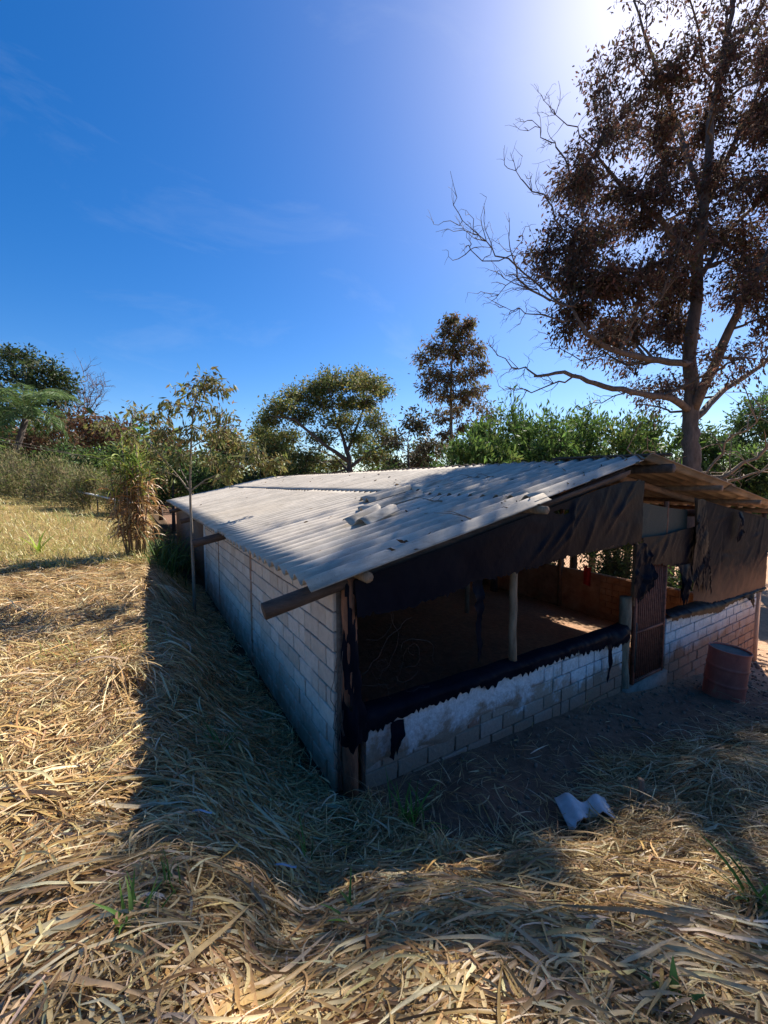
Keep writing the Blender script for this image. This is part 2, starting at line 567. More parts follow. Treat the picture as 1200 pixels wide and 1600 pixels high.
# ------------------------------------------------------------------ shed
SHED = empty('poultry_shed', (0, 0, 0), 'low concrete block shed with corrugated grey fibre-cement roof and open front', 'shed')
XL = -0.12         # outer face of the long left wall
EAVE_X, EAVE_Z, SL = -0.5, 2.05, 0.2245
RIDGE_X = 4.85
RZ = EAVE_Z + (RIDGE_X - EAVE_X) * SL
def roof_z(x):
    return EAVE_Z + (x - EAVE_X) * SL if x < RIDGE_X else RZ + 0.03 - (x - RIDGE_X) * 0.15

BLK = {}
def block_mesh(l, h, t, m, key):
    k = (round(l, 2), round(h, 2), round(t, 2), key, random.randrange(2))
    if k not in BLK:
        bm = bmesh.new()
        bmesh.ops.create_cube(bm, size=1)
        for v in bm.verts:
            v.co = Vector((v.co.x * l, v.co.y * t, v.co.z * h))
        bmesh.ops.bevel(bm, geom=list(bm.edges), offset=0.007, segments=1, affect='EDGES')
        for v in bm.verts:
            v.co += Vector((random.uniform(-1, 1), random.uniform(-1, 1), random.uniform(-1, 1))) * 0.0022
        me = bpy.data.meshes.new('concrete_block')
        bm.to_mesh(me); bm.free()
        me.materials.append(m)
        BLK[k] = me
    return BLK[k]

def block_wall(parent, p0, along, length, z0, nz_, top_fn, m, key, t=0.13, zmin=None, skip=()):
    """courses of blocks: p0 outer lower start, along 'x' or 'y'"""
    for c in range(nz_):
        z = z0 + c * 0.2
        a = -0.2 * (c % 2)
        while a < length - 0.01:
            s, e = max(a, 0), min(a + 0.4, length)
            a += 0.4
            if e - s < 0.05:
                continue
            if random.random() < 0.12 and e - s > 0.35:     # a cut block here and there
                parts = [(s, s + 0.2), (s + 0.2, e)]
            else:
                parts = [(s, e)]
            for s_, e_ in parts:
                mid = (s_ + e_) / 2
                if any(k0 < mid < k1 for k0, k1 in skip):
                    continue
                if zmin is not None and z + 0.2 < zmin(mid):
                    continue
                h = 0.184
                tp = top_fn(mid)
                if z + 0.05 > tp:
                    continue
                if z + h > tp:
                    h = tp - z
                me = block_mesh(e_ - s_ - 0.021, h, t, m, key)
                o = bpy.data.objects.new('concrete_block', me)
                off = random.uniform(-0.004, 0.004)
                if along == 'y':
                    link(o, parent, (p0[0] + t / 2 + off, p0[1] + mid, z + h / 2))
                    o.rotation_euler = (random.gauss(0, 0.004), random.gauss(0, 0.004), math.pi / 2 + random.gauss(0, 0.005))
                else:
                    link(o, parent, (p0[0] + mid, p0[1] + t / 2 + off, z + h / 2))
                    o.rotation_euler = (random.gauss(0, 0.004), random.gauss(0, 0.004), random.gauss(0, 0.005))

def slab(name, lo, hi, m, parent):
    a = Acc(); a.box(lo, hi)
    return a.obj(name, m, parent, lo)

# long left wall: blocks over a recessed mortar core, red mortar strips between the bays
LEFT_LEN = 8.9
lw = slab('left_wall', (XL + 0.034, 0.1, -0.5), (XL + 0.122, LEFT_LEN, 2.0), MORTAR, SHED)
cols = [(3.38, 3.50), (6.58, 6.70)]
block_wall(lw, (XL, 0.1, 0), 'y', LEFT_LEN - 0.1, -0.32, 12, lambda m: 2.03, BLOCK, 'l', 0.13,
           lambda m: -0.2, [(c0 - 0.17, c1 + 0.07) for c0, c1 in []])
for c0, c1 in cols:
    a = Acc()
    n = 14
    zz = np.linspace(-0.3, 2.03, n)
    for k in range(n - 1):
        w = 0.05 + random.uniform(-0.008, 0.008)
        a.box((XL - 0.006 - random.uniform(0, 0.004), (c0 + c1) / 2 - w, zz[k]), (XL + 0.06, (c0 + c1) / 2 + w, zz[k + 1] - 0.001))
    a.obj('mortar_strip', COLUMN, lw, (XL, c0, -0.3))
a = Acc(); a.box((XL - 0.02, LEFT_LEN + 0.003, -0.3), (XL + 0.13, LEFT_LEN + 0.16, 1.95))
a.obj('end_pillar', WHITE, SHED, (XL, LEFT_LEN, -0.3))
# darker rear part of the left side: boarded low wall
rw = slab('rear_left_wall', (XL + 0.05, LEFT_LEN + 0.2, -0.3), (XL + 0.16, 20, 1.9), MORTAR, SHED)

# low front wall left of the gate
FRONT_TOP = lambda x: 0.62 - 0.02 * x
fw = slab('front_wall', (0.16, 0.03, -0.9), (4.98, 0.122, 0.50), MORTAR, SHED)
def fz(x): return float(gz(0.16 + x, -0.05, False)) - 0.12
block_wall(fw, (0.16, 0, 0), 'x', 4.82, -0.60, 7, lambda m: FRONT_TOP(m), FRONT, 'f', 0.13, fz)
# lumpy mortar smeared over the upper courses
def mortar_smear():
    a = Acc()
    nx, nzv = 120, 26
    xs = np.linspace(0.17, 3.2, nx); zs = np.linspace(-0.12, 0.60, nzv)
    X, Z = np.meshgrid(xs, zs, indexing='ij')
    Z = Z - 0.02 * X
    lump = 0.5 + 0.5 * wav(X * 1.0, Z * 1.6, 9, 41) + 0.35 * wav(X, Z, 24, 42) + 0.18 * wav(X, Z, 60, 43)
    lim = 0.12 + 0.12 * wav(X, X * 0, 3.0, 44) + 0.08 * wav(X, X * 0, 9.0, 45)
    fade = smooth(Z + 0.03 * X, lim - 0.10, lim + 0.04) * smooth(-X, -3.1, -2.2)
    Yd = -0.004 - 0.019 * fade * np.clip(0.35 + 0.65 * lump, 0.0, 1.6) + 0.02 * (1 - fade)
    V = np.stack([X, Yd, Z], -1).reshape(-1, 3)
    i = np.arange(nx - 1)[:, None] * nzv; j = np.arange(nzv - 1)[None]
    F = np.stack([i + j, i + nzv + j, i + nzv + j + 1, i + j + 1], -1).reshape(-1, 4)
    a.add(V, F)
    a.obj('mortar_smear', FRONT, fw, (0.17, 0, 0), True)
mortar_smear()
# front wall right of the gate
fr_ = slab('front_wall', (6.42, 0.03, -1.9), (11.0, 0.122, 0.36), MORTAR, SHED)
block_wall(fr_, (6.42, 0, 0), 'x', 4.6, -1.62, 11, lambda m: 0.46 - 0.03 * m, FRONT, 'r', 0.13, lambda m: float(gz(6.42 + m, -0.05, False)) - 0.1)
a = Acc(); a.box((11.03, -0.03, -2.0), (11.22, 0.16, 0.42)); a.obj('corner_pillar', COLUMN, SHED, (11.1, 0, -1.9))
# far right long wall, clay plastered, with an open band above it
rwall = slab('right_wall', (10.99, 0.17, -2.0), (11.12, 20.0, -0.02), CLAY, SHED)
block_wall(rwall, (10.95, 0.6, 0), 'y', 3.2, -1.22, 6, lambda m: -0.03, CLAY, 'c', 0.045)
bwall = slab('back_wall', (0.05, 19.85, -2.0), (11.2, 20.0, 2.1), MORTAR, SHED)
# threshold under the gate
a = Acc()
a.box((5.02, -0.06, -0.9), (6.42, 0.24, -0.475)); a.obj('threshold', CONCRETE, SHED, (5.7, 0, -0.9))

def log(name, p, q, r, m, parent=SHED, sides=10, bow=0.0, taper=0.9, rough=0.05):
    p = np.asarray(p, float); q = np.asarray(q, float)
    n = 9
    t = np.linspace(0, 1, n)[:, None]
    pts = p + (q - p) * t
    pts[1:-1] += RNG.normal(0, r * 0.09, (n - 2, 3))
    pts[:, 2] += bow * np.sin(t[:, 0] * math.pi)
    a = Acc()
    a.tube(pts, np.linspace(r, r * taper, n) * (1 + RNG.normal(0, 0.025, n)), sides, True, None, rough * 0.5)
    o = a.obj(name, m, parent, tuple(p), True)
    return o

# timber
log('corner_post', (0.02, 0.03, -0.25), (0.0, 0.0, 2.02), 0.078, WOOD_RED, sides=12)
for y in (0.02, 4.7, 9.3, 14.2, 19.2):
    x0 = (-0.80 if y < 1 else -0.86) if y < 8 else -0.7
    r = 0.078 if y < 8 else 0.07
    log('rafter_log', (x0, y, roof_z(x0) - 0.16), (RIDGE_X - 0.06, y, RZ - 0.19), r, WOOD_DARK, bow=-0.02)
    log('rafter_log', (RIDGE_X + 0.1, y + 0.4, RZ - 0.16), (11.25, y + 0.4, roof_z(11.25) - 0.17), 0.07, WOOD_ORANGE, bow=-0.02)
for x, y0 in ((0.06, -0.27), (2.42, -0.36)):
    log('purlin', (x, y0, roof_z(x) - 0.108), (x, 19.9, roof_z(x) - 0.108), 0.052, WOOD_POST)
log('ridge_beam', (RIDGE_X + 0.55, -0.42, RZ - 0.10), (RIDGE_X - 0.02, 19.9, RZ - 0.09), 0.075, WOOD_DARK)
for x in (7.3, 9.3, 11.0):
    log('purlin', (x, -0.42, roof_z(x) - 0.085), (x, 19.9, roof_z(x) - 0.085), 0.055, WOOD_ORANGE)
log('wall_plate', (11.05, 0.0, 2.12), (11.05, 19.8, 2.12), 0.06, WOOD_ORANGE)
log('tie_beam', (0.1, 0.14, 1.92), (5.0, 0.12, 1.92), 0.05, WOOD_DARK)
log('tie_beam', (5.06, 0.24, 2.42), (11.0, 0.24, 2.20), 0.07, WOOD_ORANGE)
log('opening_post', (2.40, 0.07, 0.56), (2.36, 0.07, 2.52), 0.052, WOOD_POST, sides=12)
log('gate_post', (5.10, 0.06, -0.75), (5.08, 0.05, 1.06), 0.098, WOOD_POST, sides=12)
log('door_pole', (5.22, 0.0, 0.9), (5.22, 0.0, 2.98), 0.034, WOOD_ORANGE)
log('gate_post', (6.33, 0.05, -0.8), (6.33, 0.05, 2.6), 0.045, WOOD_RED)
log('corner_post', (11.1, -0.02, 0.3), (11.1, -0.02, 2.25), 0.06, WOOD_DARK)
for y in (2.35, 5.2, 9.0, 13.0, 17.0):
    log('right_post', (10.9, y, -1.4), (10.9, y, 2.15), 0.075, WOOD_ORANGE)
for x, y in ((2.4, 4.7), (2.4, 9.3), (2.4, 14.2), (6.0, 4.7), (6.0, 9.3), (6.0, 14.2)):
    log('inner_post', (x, y, float(gz(x, y)) - 0.2), (x, y, roof_z(x) - 0.2), 0.065, WOOD_POST)
a = Acc()   # short sleeve of concrete round the foot of the first inner post
a.tube([(2.4, 4.7, -0.5), (2.4, 4.7, 0.25)], 0.13, 10); a.obj('post_footing', CONCRETE, SHED, (2.4, 4.7, -0.5))

# corrugated sheets
PIT, AMP, THK = 0.236, 0.040, 0.009
def corr_mesh(width, length, m, seed, nl=6, ragged=0.0):
    """local: x up the slope, y across, z profile; origin at lower near corner"""
    r = np.random.default_rng(seed)
    ns = int(width / PIT * 10)
    ys = np.linspace(0, width, ns + 1)
    xs = np.linspace(0, length, nl + 1)
    X, Y = np.meshgrid(xs, ys, indexing='ij')
    if ragged:
        X = X.copy()
        X[0] += r.uniform(0, ragged) * np.sin(ys * 9 + r.uniform(0, 6)) + r.uniform(-0.3, 0.3) * ragged
        X[-1] += ragged * np.sin(ys * 13 + r.uniform(0, 6)) + r.normal(0, ragged * 0.2, len(ys))
    Z = AMP * np.cos(2 * math.pi * Y / PIT + math.pi) + 0.004 * np.sin(X * 1.7 + seed) * np.sin(Y * 4 + seed)
    top = np.stack([X, Y, Z + THK / 2], -1).reshape(-1, 3)
    bot = np.stack([X, Y, Z - THK / 2], -1).reshape(-1, 3)
    n = len(top); w = ns + 1
    i = np.arange(nl)[:, None] * w; j = np.arange(ns)[None]
    Ft = np.stack([i + j, i + w + j, i + w + j + 1, i + j + 1], -1).reshape(-1, 4)
    F = [Ft, Ft[:, ::-1] + n]
    e = np.arange(ns)
    F.append(np.stack([e, e + 1, e + 1 + n, e + n], 1))
    b = nl * w
    F.append(np.stack([b + e + 1, b + e, b + e + n, b + e + 1 + n], 1))
    e = np.arange(nl) * w
    F.append(np.stack([e + w, e, e + n, e + w + n], 1))
    e = e + ns
    F.append(np.stack([e, e + w, e + w + n, e + n], 1))
    me = np_mesh('roof_sheet', np.concatenate([top, bot]), np.concatenate(F), m, False)
    # smooth shading on the waves
    sm = np.zeros(len(me.polygons), bool); sm[:2 * len(Ft)] = True
    me.polygons.foreach_set('use_smooth', sm)
    return me

STEP = PIT * 5
roofL = bpy.data.objects.new('roof_slope', None); link(roofL, SHED, (EAVE_X, -0.3, EAVE_Z))
roofR = bpy.data.objects.new('roof_slope', None); link(roofR, SHED, (RIDGE_X, -0.3, RZ))
angL, angR = math.atan(SL), math.atan(0.15)
m_lo = [corr_mesh(STEP + PIT * 0.55, 3.18, ROOF, s, 8) for s in (1, 2)]
m_hi = [corr_mesh(STEP + PIT * 0.55, 2.62, ROOF, s, 8) for s in (3, 4)]
m_r = [corr_mesh(STEP + PIT * 0.55, 3.3, ROOFR, s, 5) for s in (5, 6)]
nS = 17
for k in range(nS):
    for row in (0, 1):
        me = (m_lo if row == 0 else m_hi)[k % 2]
        o = bpy.data.objects.new('roof_sheet', me)
        ux = 0.0 if row == 0 else 2.93
        y = -0.3 + k * STEP + (0.06 if row else 0)
        off = 0.006 + row * 0.034 + random.uniform(-0.003, 0.004)
        jit = random.uniform(-0.03, 0.03) if k else 0
        px = EAVE_X + (ux + jit) * math.cos(angL) - off * math.sin(angL)
        pz = EAVE_Z + (ux + jit) * math.sin(angL) + off * math.cos(angL)
        link(o, roofL, (px, y, pz))
        o.rotation_euler = (random.gauss(0, 0.002), -angL + random.gauss(0, 0.002), random.gauss(0, 0.004))
for k in range(nS):
    for row in (0, 1):
        o = bpy.data.objects.new('roof_sheet', m_r[k % 2])
        ux = 3.1 * (1 - row)          # row 1 is the upper one
        off = 0.01 + row * 0.034
        x = RIDGE_X + 0.02 + (ux + 3.3) * math.cos(angR)
        z = RZ + 0.03 - (ux + 3.3) * math.sin(angR)
        link(o, roofR, (x, -0.36 + (k + 1) * STEP + PIT * 0.55, z + off))
        o.rotation_euler = (0, -angR + random.gauss(0, 0.0015), math.pi)
# ridge boards lying along the ridge
def board(name, p, q, w, t, m, parent, roll=0.0):
    p = np.asarray(p, float); q = np.asarray(q, float)
    d = (q - p) / np.linalg.norm(q - p)
    s = np.cross(d, (0, 0, 1.0)); s /= np.linalg.norm(s)
    u = np.cross(s, d)
    s, u = s * math.cos(roll) + u * math.sin(roll), u * math.cos(roll) - s * math.sin(roll)
    n = 6
    V, F = [], []
    for k in range(n):
        c = p + (q - p) * k / (n - 1) + RNG.normal(0, t * 0.12, 3)
        for a_, b_ in ((-1, -1), (1, -1), (1, 1), (-1, 1)):
            V.append(c + s * a_ * w / 2 + u * b_ * t / 2)
    for k in range(n - 1):
        for j in range(4):
            F.append((k * 4 + j, k * 4 + (j + 1) % 4, k * 4 + 4 + (j + 1) % 4, k * 4 + 4 + j))
    F += [(3, 2, 1, 0), (n * 4 - 4, n * 4 - 3, n * 4 - 2, n * 4 - 1)]
    return obj(name, V, np.array(F), m, parent, tuple(p))
board('ridge_board', (RIDGE_X + 0.35, -0.46, RZ + 0.10), (RIDGE_X - 0.05, 1.25, RZ + 0.115), 0.2, 0.035, WOOD_DARK, SHED)
board('gable_board', (2.5, -0.17, roof_z(2.5) - 0.10), (4.6, -0.17, roof_z(4.6) - 0.11), 0.06, 0.025, WOOD_DARK, SHED, 1.4)

# gate of thin iron bars
gate = bpy.data.objects.new('gate', None); link(gate, SHED, (5.25, 0.0, -0.45))
gx0, gx1, gz0, gz1 = 5.26, 6.26, -0.44, 1.62
nb = 15
for k in range(nb):
    x = gx0 + 0.03 + (gx1 - gx0 - 0.06) * k / (nb - 1)
    a = Acc(); a.box((x - 0.011, -0.012, gz0 + 0.04), (x + 0.011, 0.012, gz1))
    a.obj('gate_bar', RUST, gate, (x, 0, gz0))
for z in (gz0 + 0.02, 0.42, gz1 - 0.02):
    a = Acc(); a.box((gx0, -0.034, z - 0.02), (gx1, -0.013, z + 0.02)); a.obj('gate_rail', RUST, gate, (gx0, -0.02, z))
for x in (gx0, gx1):
    a = Acc(); a.box((x - 0.022, -0.04, gz0 - 0.01), (x + 0.022, 0.014, gz1 + 0.02)); a.obj('gate_stile', RUST, gate, (x, 0, gz0))
a = Acc(); a.tube([(5.24, -0.06, 0.62), (5.2, -0.085, 0.6), (5.19, -0.09, 0.3), (5.2, -0.08, -0.2)], 0.012, 6)
a.obj('gate_latch', WIRE, gate, (5.2, -0.08, 0.3), True)
# netting above the door and in the openings
def wire_net(name, p, u, v, nu, nv, r, parent, cell=0.12):
    """hexagon-like diamond netting as thin wires"""
    a = Acc()
    p, u, v = (np.asarray(k, float) for k in (p, u, v))
    lu, lv = np.linalg.norm(u), np.linalg.norm(v)
    for sgn in (1, -1):
        for k in range(-nv, nu):
            t = np.arange(0, nv + 1)
            cu = (k + t) / nu if sgn > 0 else (k + nv - t) / nu
            cv = t / nv
            ok = (cu >= 0) & (cu <= 1)
            if ok.sum() < 2:
                continue
            pts = p + cu[ok][:, None] * u + cv[ok][:, None] * v
            a.tube(pts, r, 3, False)
    return a.obj(name, WIRE, parent, tuple(p))
wire_net('wire_netting', (10.9, 0.2, 0.0), (0, 6.0, 0), (0, 0, 2.05), 60, 20, 0.004, SHED)

# ------------------------------------------------------------------ plastic sheeting
def sheet(name, top, bot, nu, nv, m, label, y0=-0.08, rip=0.03, rag=0.03, seed=1, freq=3.0, diag=2.0, group=None, holes=(), over=False):
    """sheet hung in the plane of the front: top and bottom polylines as (x, z)"""
    r = np.random.default_rng(seed)
    top = np.array(top, float); bot = np.array(bot, float)
    t = np.linspace(0, 1, nu)
    def res(P):
        d = np.concatenate([[0], np.cumsum(np.linalg.norm(np.diff(P, axis=0), axis=1))]); d /= d[-1]
        return np.stack([np.interp(t, d, P[:, 0]), np.interp(t, d, P[:, 1])], 1)
    T, B = res(top), res(bot)
    ragv = sum(np.sin(t * f * 6.3 + r.uniform(0, 6.3)) / (1 + f * 0.08) for f in (7, 13, 23, 41)) * 0.35 + r.normal(0, 0.4, nu)
    B = B.copy(); B[:, 1] += rag * np.clip(ragv, -1.6, 1.2)
    s = np.linspace(0, 1, nv)
    X = T[:, None, 0] * (1 - s) + B[:, None, 0] * s
    Z = T[:, None, 1] * (1 - s) + B[:, None, 1] * s
    ph = r.uniform(0, 6.3, 4)
    Yd = 0.6 * np.sin(X * freq * 1.3 - Z * diag + ph[0])
    for k in range(26):      # stretched creases running aslant from the fixings
        x0 = r.uniform(X.min(), X.max()); z0 = r.uniform(Z.min(), Z.max()); a_ = r.normal(0.75, 0.35)
        dd = (X - x0) * -math.sin(a_) + (Z - z0) * math.cos(a_); al = (X - x0) * math.cos(a_) + (Z - z0) * math.sin(a_)
        Yd = Yd + r.uniform(0.4, 1.0) * np.exp(-(dd / r.uniform(0.015, 0.05)) ** 2 - (al / r.uniform(0.2, 0.6)) ** 2)
    Yd = Yd + 0.16 * wav(X, Z, 17, seed) + 0.10 * wav(X, Z, 45, seed + 1)
    Yd = rip * Yd * (0.3 + 0.7 * np.sin(np.clip(s, 0, 1) * math.pi) ** 0.7)
    YY = y0 - np.abs(Yd) * 0.9
    if over:        # folded back over the wall top
        Z[:, 0] = Z[:, 1] = np.maximum(Z[:, 1], T[:, 1]) + 0.006 * np.sin(X[:, 0] * 9)
        YY[:, 0] = 0.14; YY[:, 1] = -0.012 + 0.01 * np.sin(X[:, 0] * 23)
    V = np.stack([X, YY, Z], -1).reshape(-1, 3)
    i = np.arange(nu - 1)[:, None] * nv; j = np.arange(nv - 1)[None]
    F = np.stack([i + j, i + nv + j, i + nv + j + 1, i + j + 1], -1)
    keep = np.ones(F.shape[:2], bool)
    for (hx, hz, hr, hq) in holes:
        cx = X[:-1, :-1]; cz = Z[:-1, :-1]
        keep &= ((cx - hx) / hr) ** 2 + ((cz - hz) / hq) ** 2 > 1
    F = F[keep].reshape(-1, 4)
    o = obj(name, V, F, m, None, (float(T[0, 0]), y0, float(B[:, 1].min())), not over)
    return tag(o, label, 'tarp', group)

sheet('plastic_tarp', [(0.0, 2.02), (1.2, 2.26), (2.6, 2.55), (3.9, 2.83), (4.6, 2.95), (5.17, 2.96)],
      [(0.02, 1.66), (0.7, 1.66), (1.1, 1.72), (1.5, 1.80), (2.5, 1.85), (3.3, 1.93), (4.2, 1.97), (5.14, 1.98)], 150, 34, TARP,
      'black plastic tarp hung under the gable above the open front', -0.115, 0.035, 0.03, 3, 1.2, 3.2, 'black tarps on the shed front',
      [(3.05, 2.55, 0.16, 0.03)])
sheet('plastic_tarp', [(5.30, 2.04), (6.0, 2.03), (7.25, 2.12)], [(5.34, 1.60), (6.0, 1.52), (6.6, 1.42), (7.2, 1.38)], 60, 16, TARP,
      'black plastic strip stretched across the top of the iron gate', -0.075, 0.02, 0.03, 5, 1.5, 1.5, 'black tarps on the shed front')
sheet('plastic_tarp', [(7.12, 2.66), (8.2, 2.5), (9.6, 2.31), (11.3, 2.06)], [(7.3, 0.68), (8.2, 0.50), (9.4, 0.44), (11.3, 0.40)], 120, 60, TARPD,
      'dusty black tarp covering the opening right of the gate', -0.07, 0.035, 0.02, 8, 1.2, 1.8, 'black tarps on the shed front')
sheet('plastic_tarp', [(6.38, 0.56), (7.6, 0.52), (9.5, 0.44), (11.3, 0.42)], [(6.38, 0.45), (7.6, 0.36), (8.6, 0.24), (9.0, 0.33), (11.3, 0.35)], 120, 6, TARP,
      'ragged black plastic edge folded over the wall right of the gate', -0.10, 0.014, 0.03, 9, 3, 1, 'black tarps on the shed front', (), True)
sheet('plastic_tarp', [(0.05, 0.66), (1.2, 0.64), (2.4, 0.62), (3.8, 0.60), (5.05, 0.60)], [(0.05, 0.44), (0.8, 0.50), (1.6, 0.49), (2.4, 0.46), (3.4, 0.47), (4.2, 0.40), (5.05, 0.32)], 170, 8, TARP,
      'dark plastic strip folded along the top of the low front wall', -0.05, 0.03, 0.06, 12, 3, 1, 'black tarps on the shed front', (), True)
sheet('plastic_tarp', [(7.02, 2.62), (7.2, 2.64), (7.36, 2.6)], [(6.95, 1.0), (7.35, 0.95), (7.85, 0.78)], 26, 40, TARP,
      'torn black plastic flap hanging down right beside the gate', -0.16, 0.05, 0.14, 21, 4, 0.5, 'black tarps on the shed front')
sheet('plastic_tarp', [(6.5, 1.46), (6.8, 1.45), (7.0, 1.46)], [(6.6, 0.85), (6.8, 0.72), (6.95, 0.78)], 16, 20, TARP,
      'short torn plastic rag hanging beside the gate', -0.12, 0.03, 0.15, 22, 5, 0.5, 'black tarps on the shed front')
sheet('plastic_tarp', [(4.95, 1.96), (5.15, 1.98), (5.35, 1.9)], [(4.9, 1.12), (5.1, 1.0), (5.42, 1.22)], 24, 26, TARP,
      'bunched black plastic hanging down at the left gate post', -0.15, 0.05, 0.08, 23, 6, 0.5, 'black tarps on the shed front')
sheet('plastic_tarp', [(9.0, 2.32), (9.12, 2.33), (9.25, 2.3)], [(8.92, 1.78), (9.05, 1.7), (9.2, 1.86)], 14, 16, TARP,
      'small black plastic tatter on the dusty tarp near the right', -0.15, 0.03, 0.1, 24, 6, 0.5, 'black tarps on the shed front')
sheet('plastic_tarp', [(0.42, 0.48), (0.5, 0.5), (0.58, 0.48)], [(0.40, 0.12), (0.46, 0.08), (0.54, 0.2)], 10, 14, TARP,
      'narrow black plastic tatter dangling on the low wall near its left corner', -0.075, 0.012, 0.05, 25, 6, 0.5, 'black tarps on the shed front')
sheet('plastic_tarp', [(4.36, 0.44), (4.4, 0.44), (4.46, 0.44)], [(4.37, -0.12), (4.4, -0.16), (4.44, -0.1)], 8, 14, TARP,
      'narrow black plastic strip dangling on the low wall near the gate', -0.075, 0.01, 0.04, 26, 6, 0.5, 'black tarps on the shed front')
sheet('plastic_tarp', [(9.7, 0.42), (9.95, 0.42), (10.2, 0.42)], [(9.95, 0.30), (10.15, 0.22), (10.45, 0.02)], 14, 10, BLUEP if False else TARP,
      'loose plastic corner drooping from the right wall edge', -0.13, 0.02, 0.05, 27, 6, 0.5, 'black tarps on the shed front')
sheet('plastic_tarp', [(1.55, 1.82), (1.62, 1.83), (1.7, 1.82)], [(1.66, 0.95), (1.68, 0.8), (1.72, 0.9)], 8, 26, TARP,
      'thin twisted plastic strand hanging into the open front', -0.03, 0.03, 0.05, 28, 6, 0.5, 'black tarps on the shed front')

def light_block_tarp():  # added tarp, blocks part of the sun entering by the side opening
    nu, nv = 90, 12
    Y, S = np.meshgrid(np.linspace(6.6, 19.8, nu), np.linspace(0, 1, nv), indexing='ij')
    Z = 2.2 - S * (0.95 + 0.1 * np.sin(Y * 2.3) + 0.06 * np.sin(Y * 7))
    X = 11.14 + 0.03 * np.sin(Y * 5 + S * 3) * S + 0.02 * np.sin(Y * 13)
    i = np.arange(nu - 1)[:, None] * nv; j = np.arange(nv - 1)[None]
    F = np.stack([i + j, i + nv + j, i + nv + j + 1, i + j + 1], -1).reshape(-1, 4)
    tag(obj('plastic_tarp', np.stack([X, Y, Z], -1).reshape(-1, 3), F, TARP, None, (11.2, 6.6, 1.2), True), 'added black plastic tarp along the far right side opening, narrowing the sun patch inside', 'tarp', 'black tarps on the shed front')
light_block_tarp()

# plastic wrapped round the corner post
def wrap():
    a = Acc()
    nu, nv = 20, 40
    th = np.linspace(-2.7, 0.6, nu); zs = np.linspace(2.0, 0.42, nv)
    T, Z = np.meshgrid(th, zs, indexing='ij')
    w = 0.10 + 0.022 * np.sin(T * 5 + Z * 7) + 0.014 * np.sin(T * 9 - Z * 15) + 0.05 * smooth(-Z, -0.95, -0.6)
    X = 0.01 + w * np.cos(T); Y = 0.02 + w * np.sin(T)
    zz = Z + 0.05 * np.sin(T * 4) + 0.02 * np.sin(T * 11)
    i = np.arange(nu - 1)[:, None] * nv; j = np.arange(nv - 1)[None]
    F = np.stack([i + j, i + nv + j, i + nv + j + 1, i + j + 1], -1)
    k = np.sin(T * 3 + Z * 2.2) + 0.8 * np.sin(Z * 5 + 1 + T)
    keep = (k[:-1, :-1] < 0.55) | (Z[:-1, :-1] < 0.85)
    F = F[keep].reshape(-1, 4)
    o = obj('plastic_tarp', np.stack([X, Y, zz], -1).reshape(-1, 3), F, TARP, None, (0, 0, 0.4), True)
    tag(o, 'torn black plastic wrapped around the near corner post', 'tarp', 'black tarps on the shed front')
wrap()
sheet('shade_net', [(5.27, 2.62), (6.2, 2.5), (7.1, 2.42)], [(5.27, 2.0), (6.2, 2.0), (7.1, 2.06)], 40, 16, NETTING,
      'grey green shade netting in the gap above the gate', 0.02, 0.008, 0.01, 30, 2, 1)

# ------------------------------------------------------------------ oil drum
def drum():
    c = np.array(onp(1130, 1068, 2, -0.62))
    c[2] = float(gz(c[0], c[1])) - 0.03
    R0, HH = 0.292, 0.90
    prof = [(R0 * 0.96, 0.0), (R0 + 0.006, 0.0), (R0 + 0.008, 0.015), (R0, 0.03)]
    for z in np.linspace(0.06, HH - 0.04, 40):
        b = 0.013 * (math.exp(-((z - HH * 0.34) / 0.014) ** 2) + math.exp(-((z - HH * 0.66) / 0.014) ** 2))
        prof.append((R0 + b, z))
    prof += [(R0 + 0.009, HH - 0.012), (R0 + 0.010, HH), (R0 - 0.004, HH + 0.001), (R0 - 0.008, HH - 0.02)]
    n = 40
    an = np.arange(n) * 2 * math.pi / n
    V = []
    dent = lambda a, z: 1 - 0.035 * math.exp(-((a - 4.2) / 0.35) ** 2 - ((z - 0.45) / 0.16) ** 2) - 0.02 * math.exp(-((a - 5.3) / 0.3) ** 2 - ((z - 0.75) / 0.12) ** 2)
    for r, z in prof:
        for q in an:
            V.append((r * dent(q, z) * math.cos(q), r * dent(q, z) * math.sin(q), z))
    F = []
    for k in range(len(prof) - 1):
        for j in range(n):
            F.append((k * n + j, k * n + (j + 1) % n, k * n + n + (j + 1) % n, k * n + n + j))
    root = empty('oil_drum', tuple(c), 'faded red steel drum leaning by the wall right of the gate', 'drum')
    tilt = Matrix.Rotation(math.radians(5), 4, Vector((RV[0] * 0.2 + HV[0], HV[1], 0)).normalized())
    V = [tilt @ Vector(v) + Vector(c) for v in V]
    obj('body', [tuple(v) for v in V], np.array(F), DRUM, root, tuple(c), True)
    V = [(0, 0, HH - 0.035)] + [((R0 - 0.004) * math.cos(q), (R0 - 0.004) * math.sin(q), HH - 0.03) for q in an]
    V = [tuple(tilt @ Vector(v) + Vector(c)) for v in V]
    F = np.array([(0, 1 + j, 1 + (j + 1) % n) for j in range(n)])
    obj('lid', V, F, DRUMTOP, root, tuple(c))
drum()

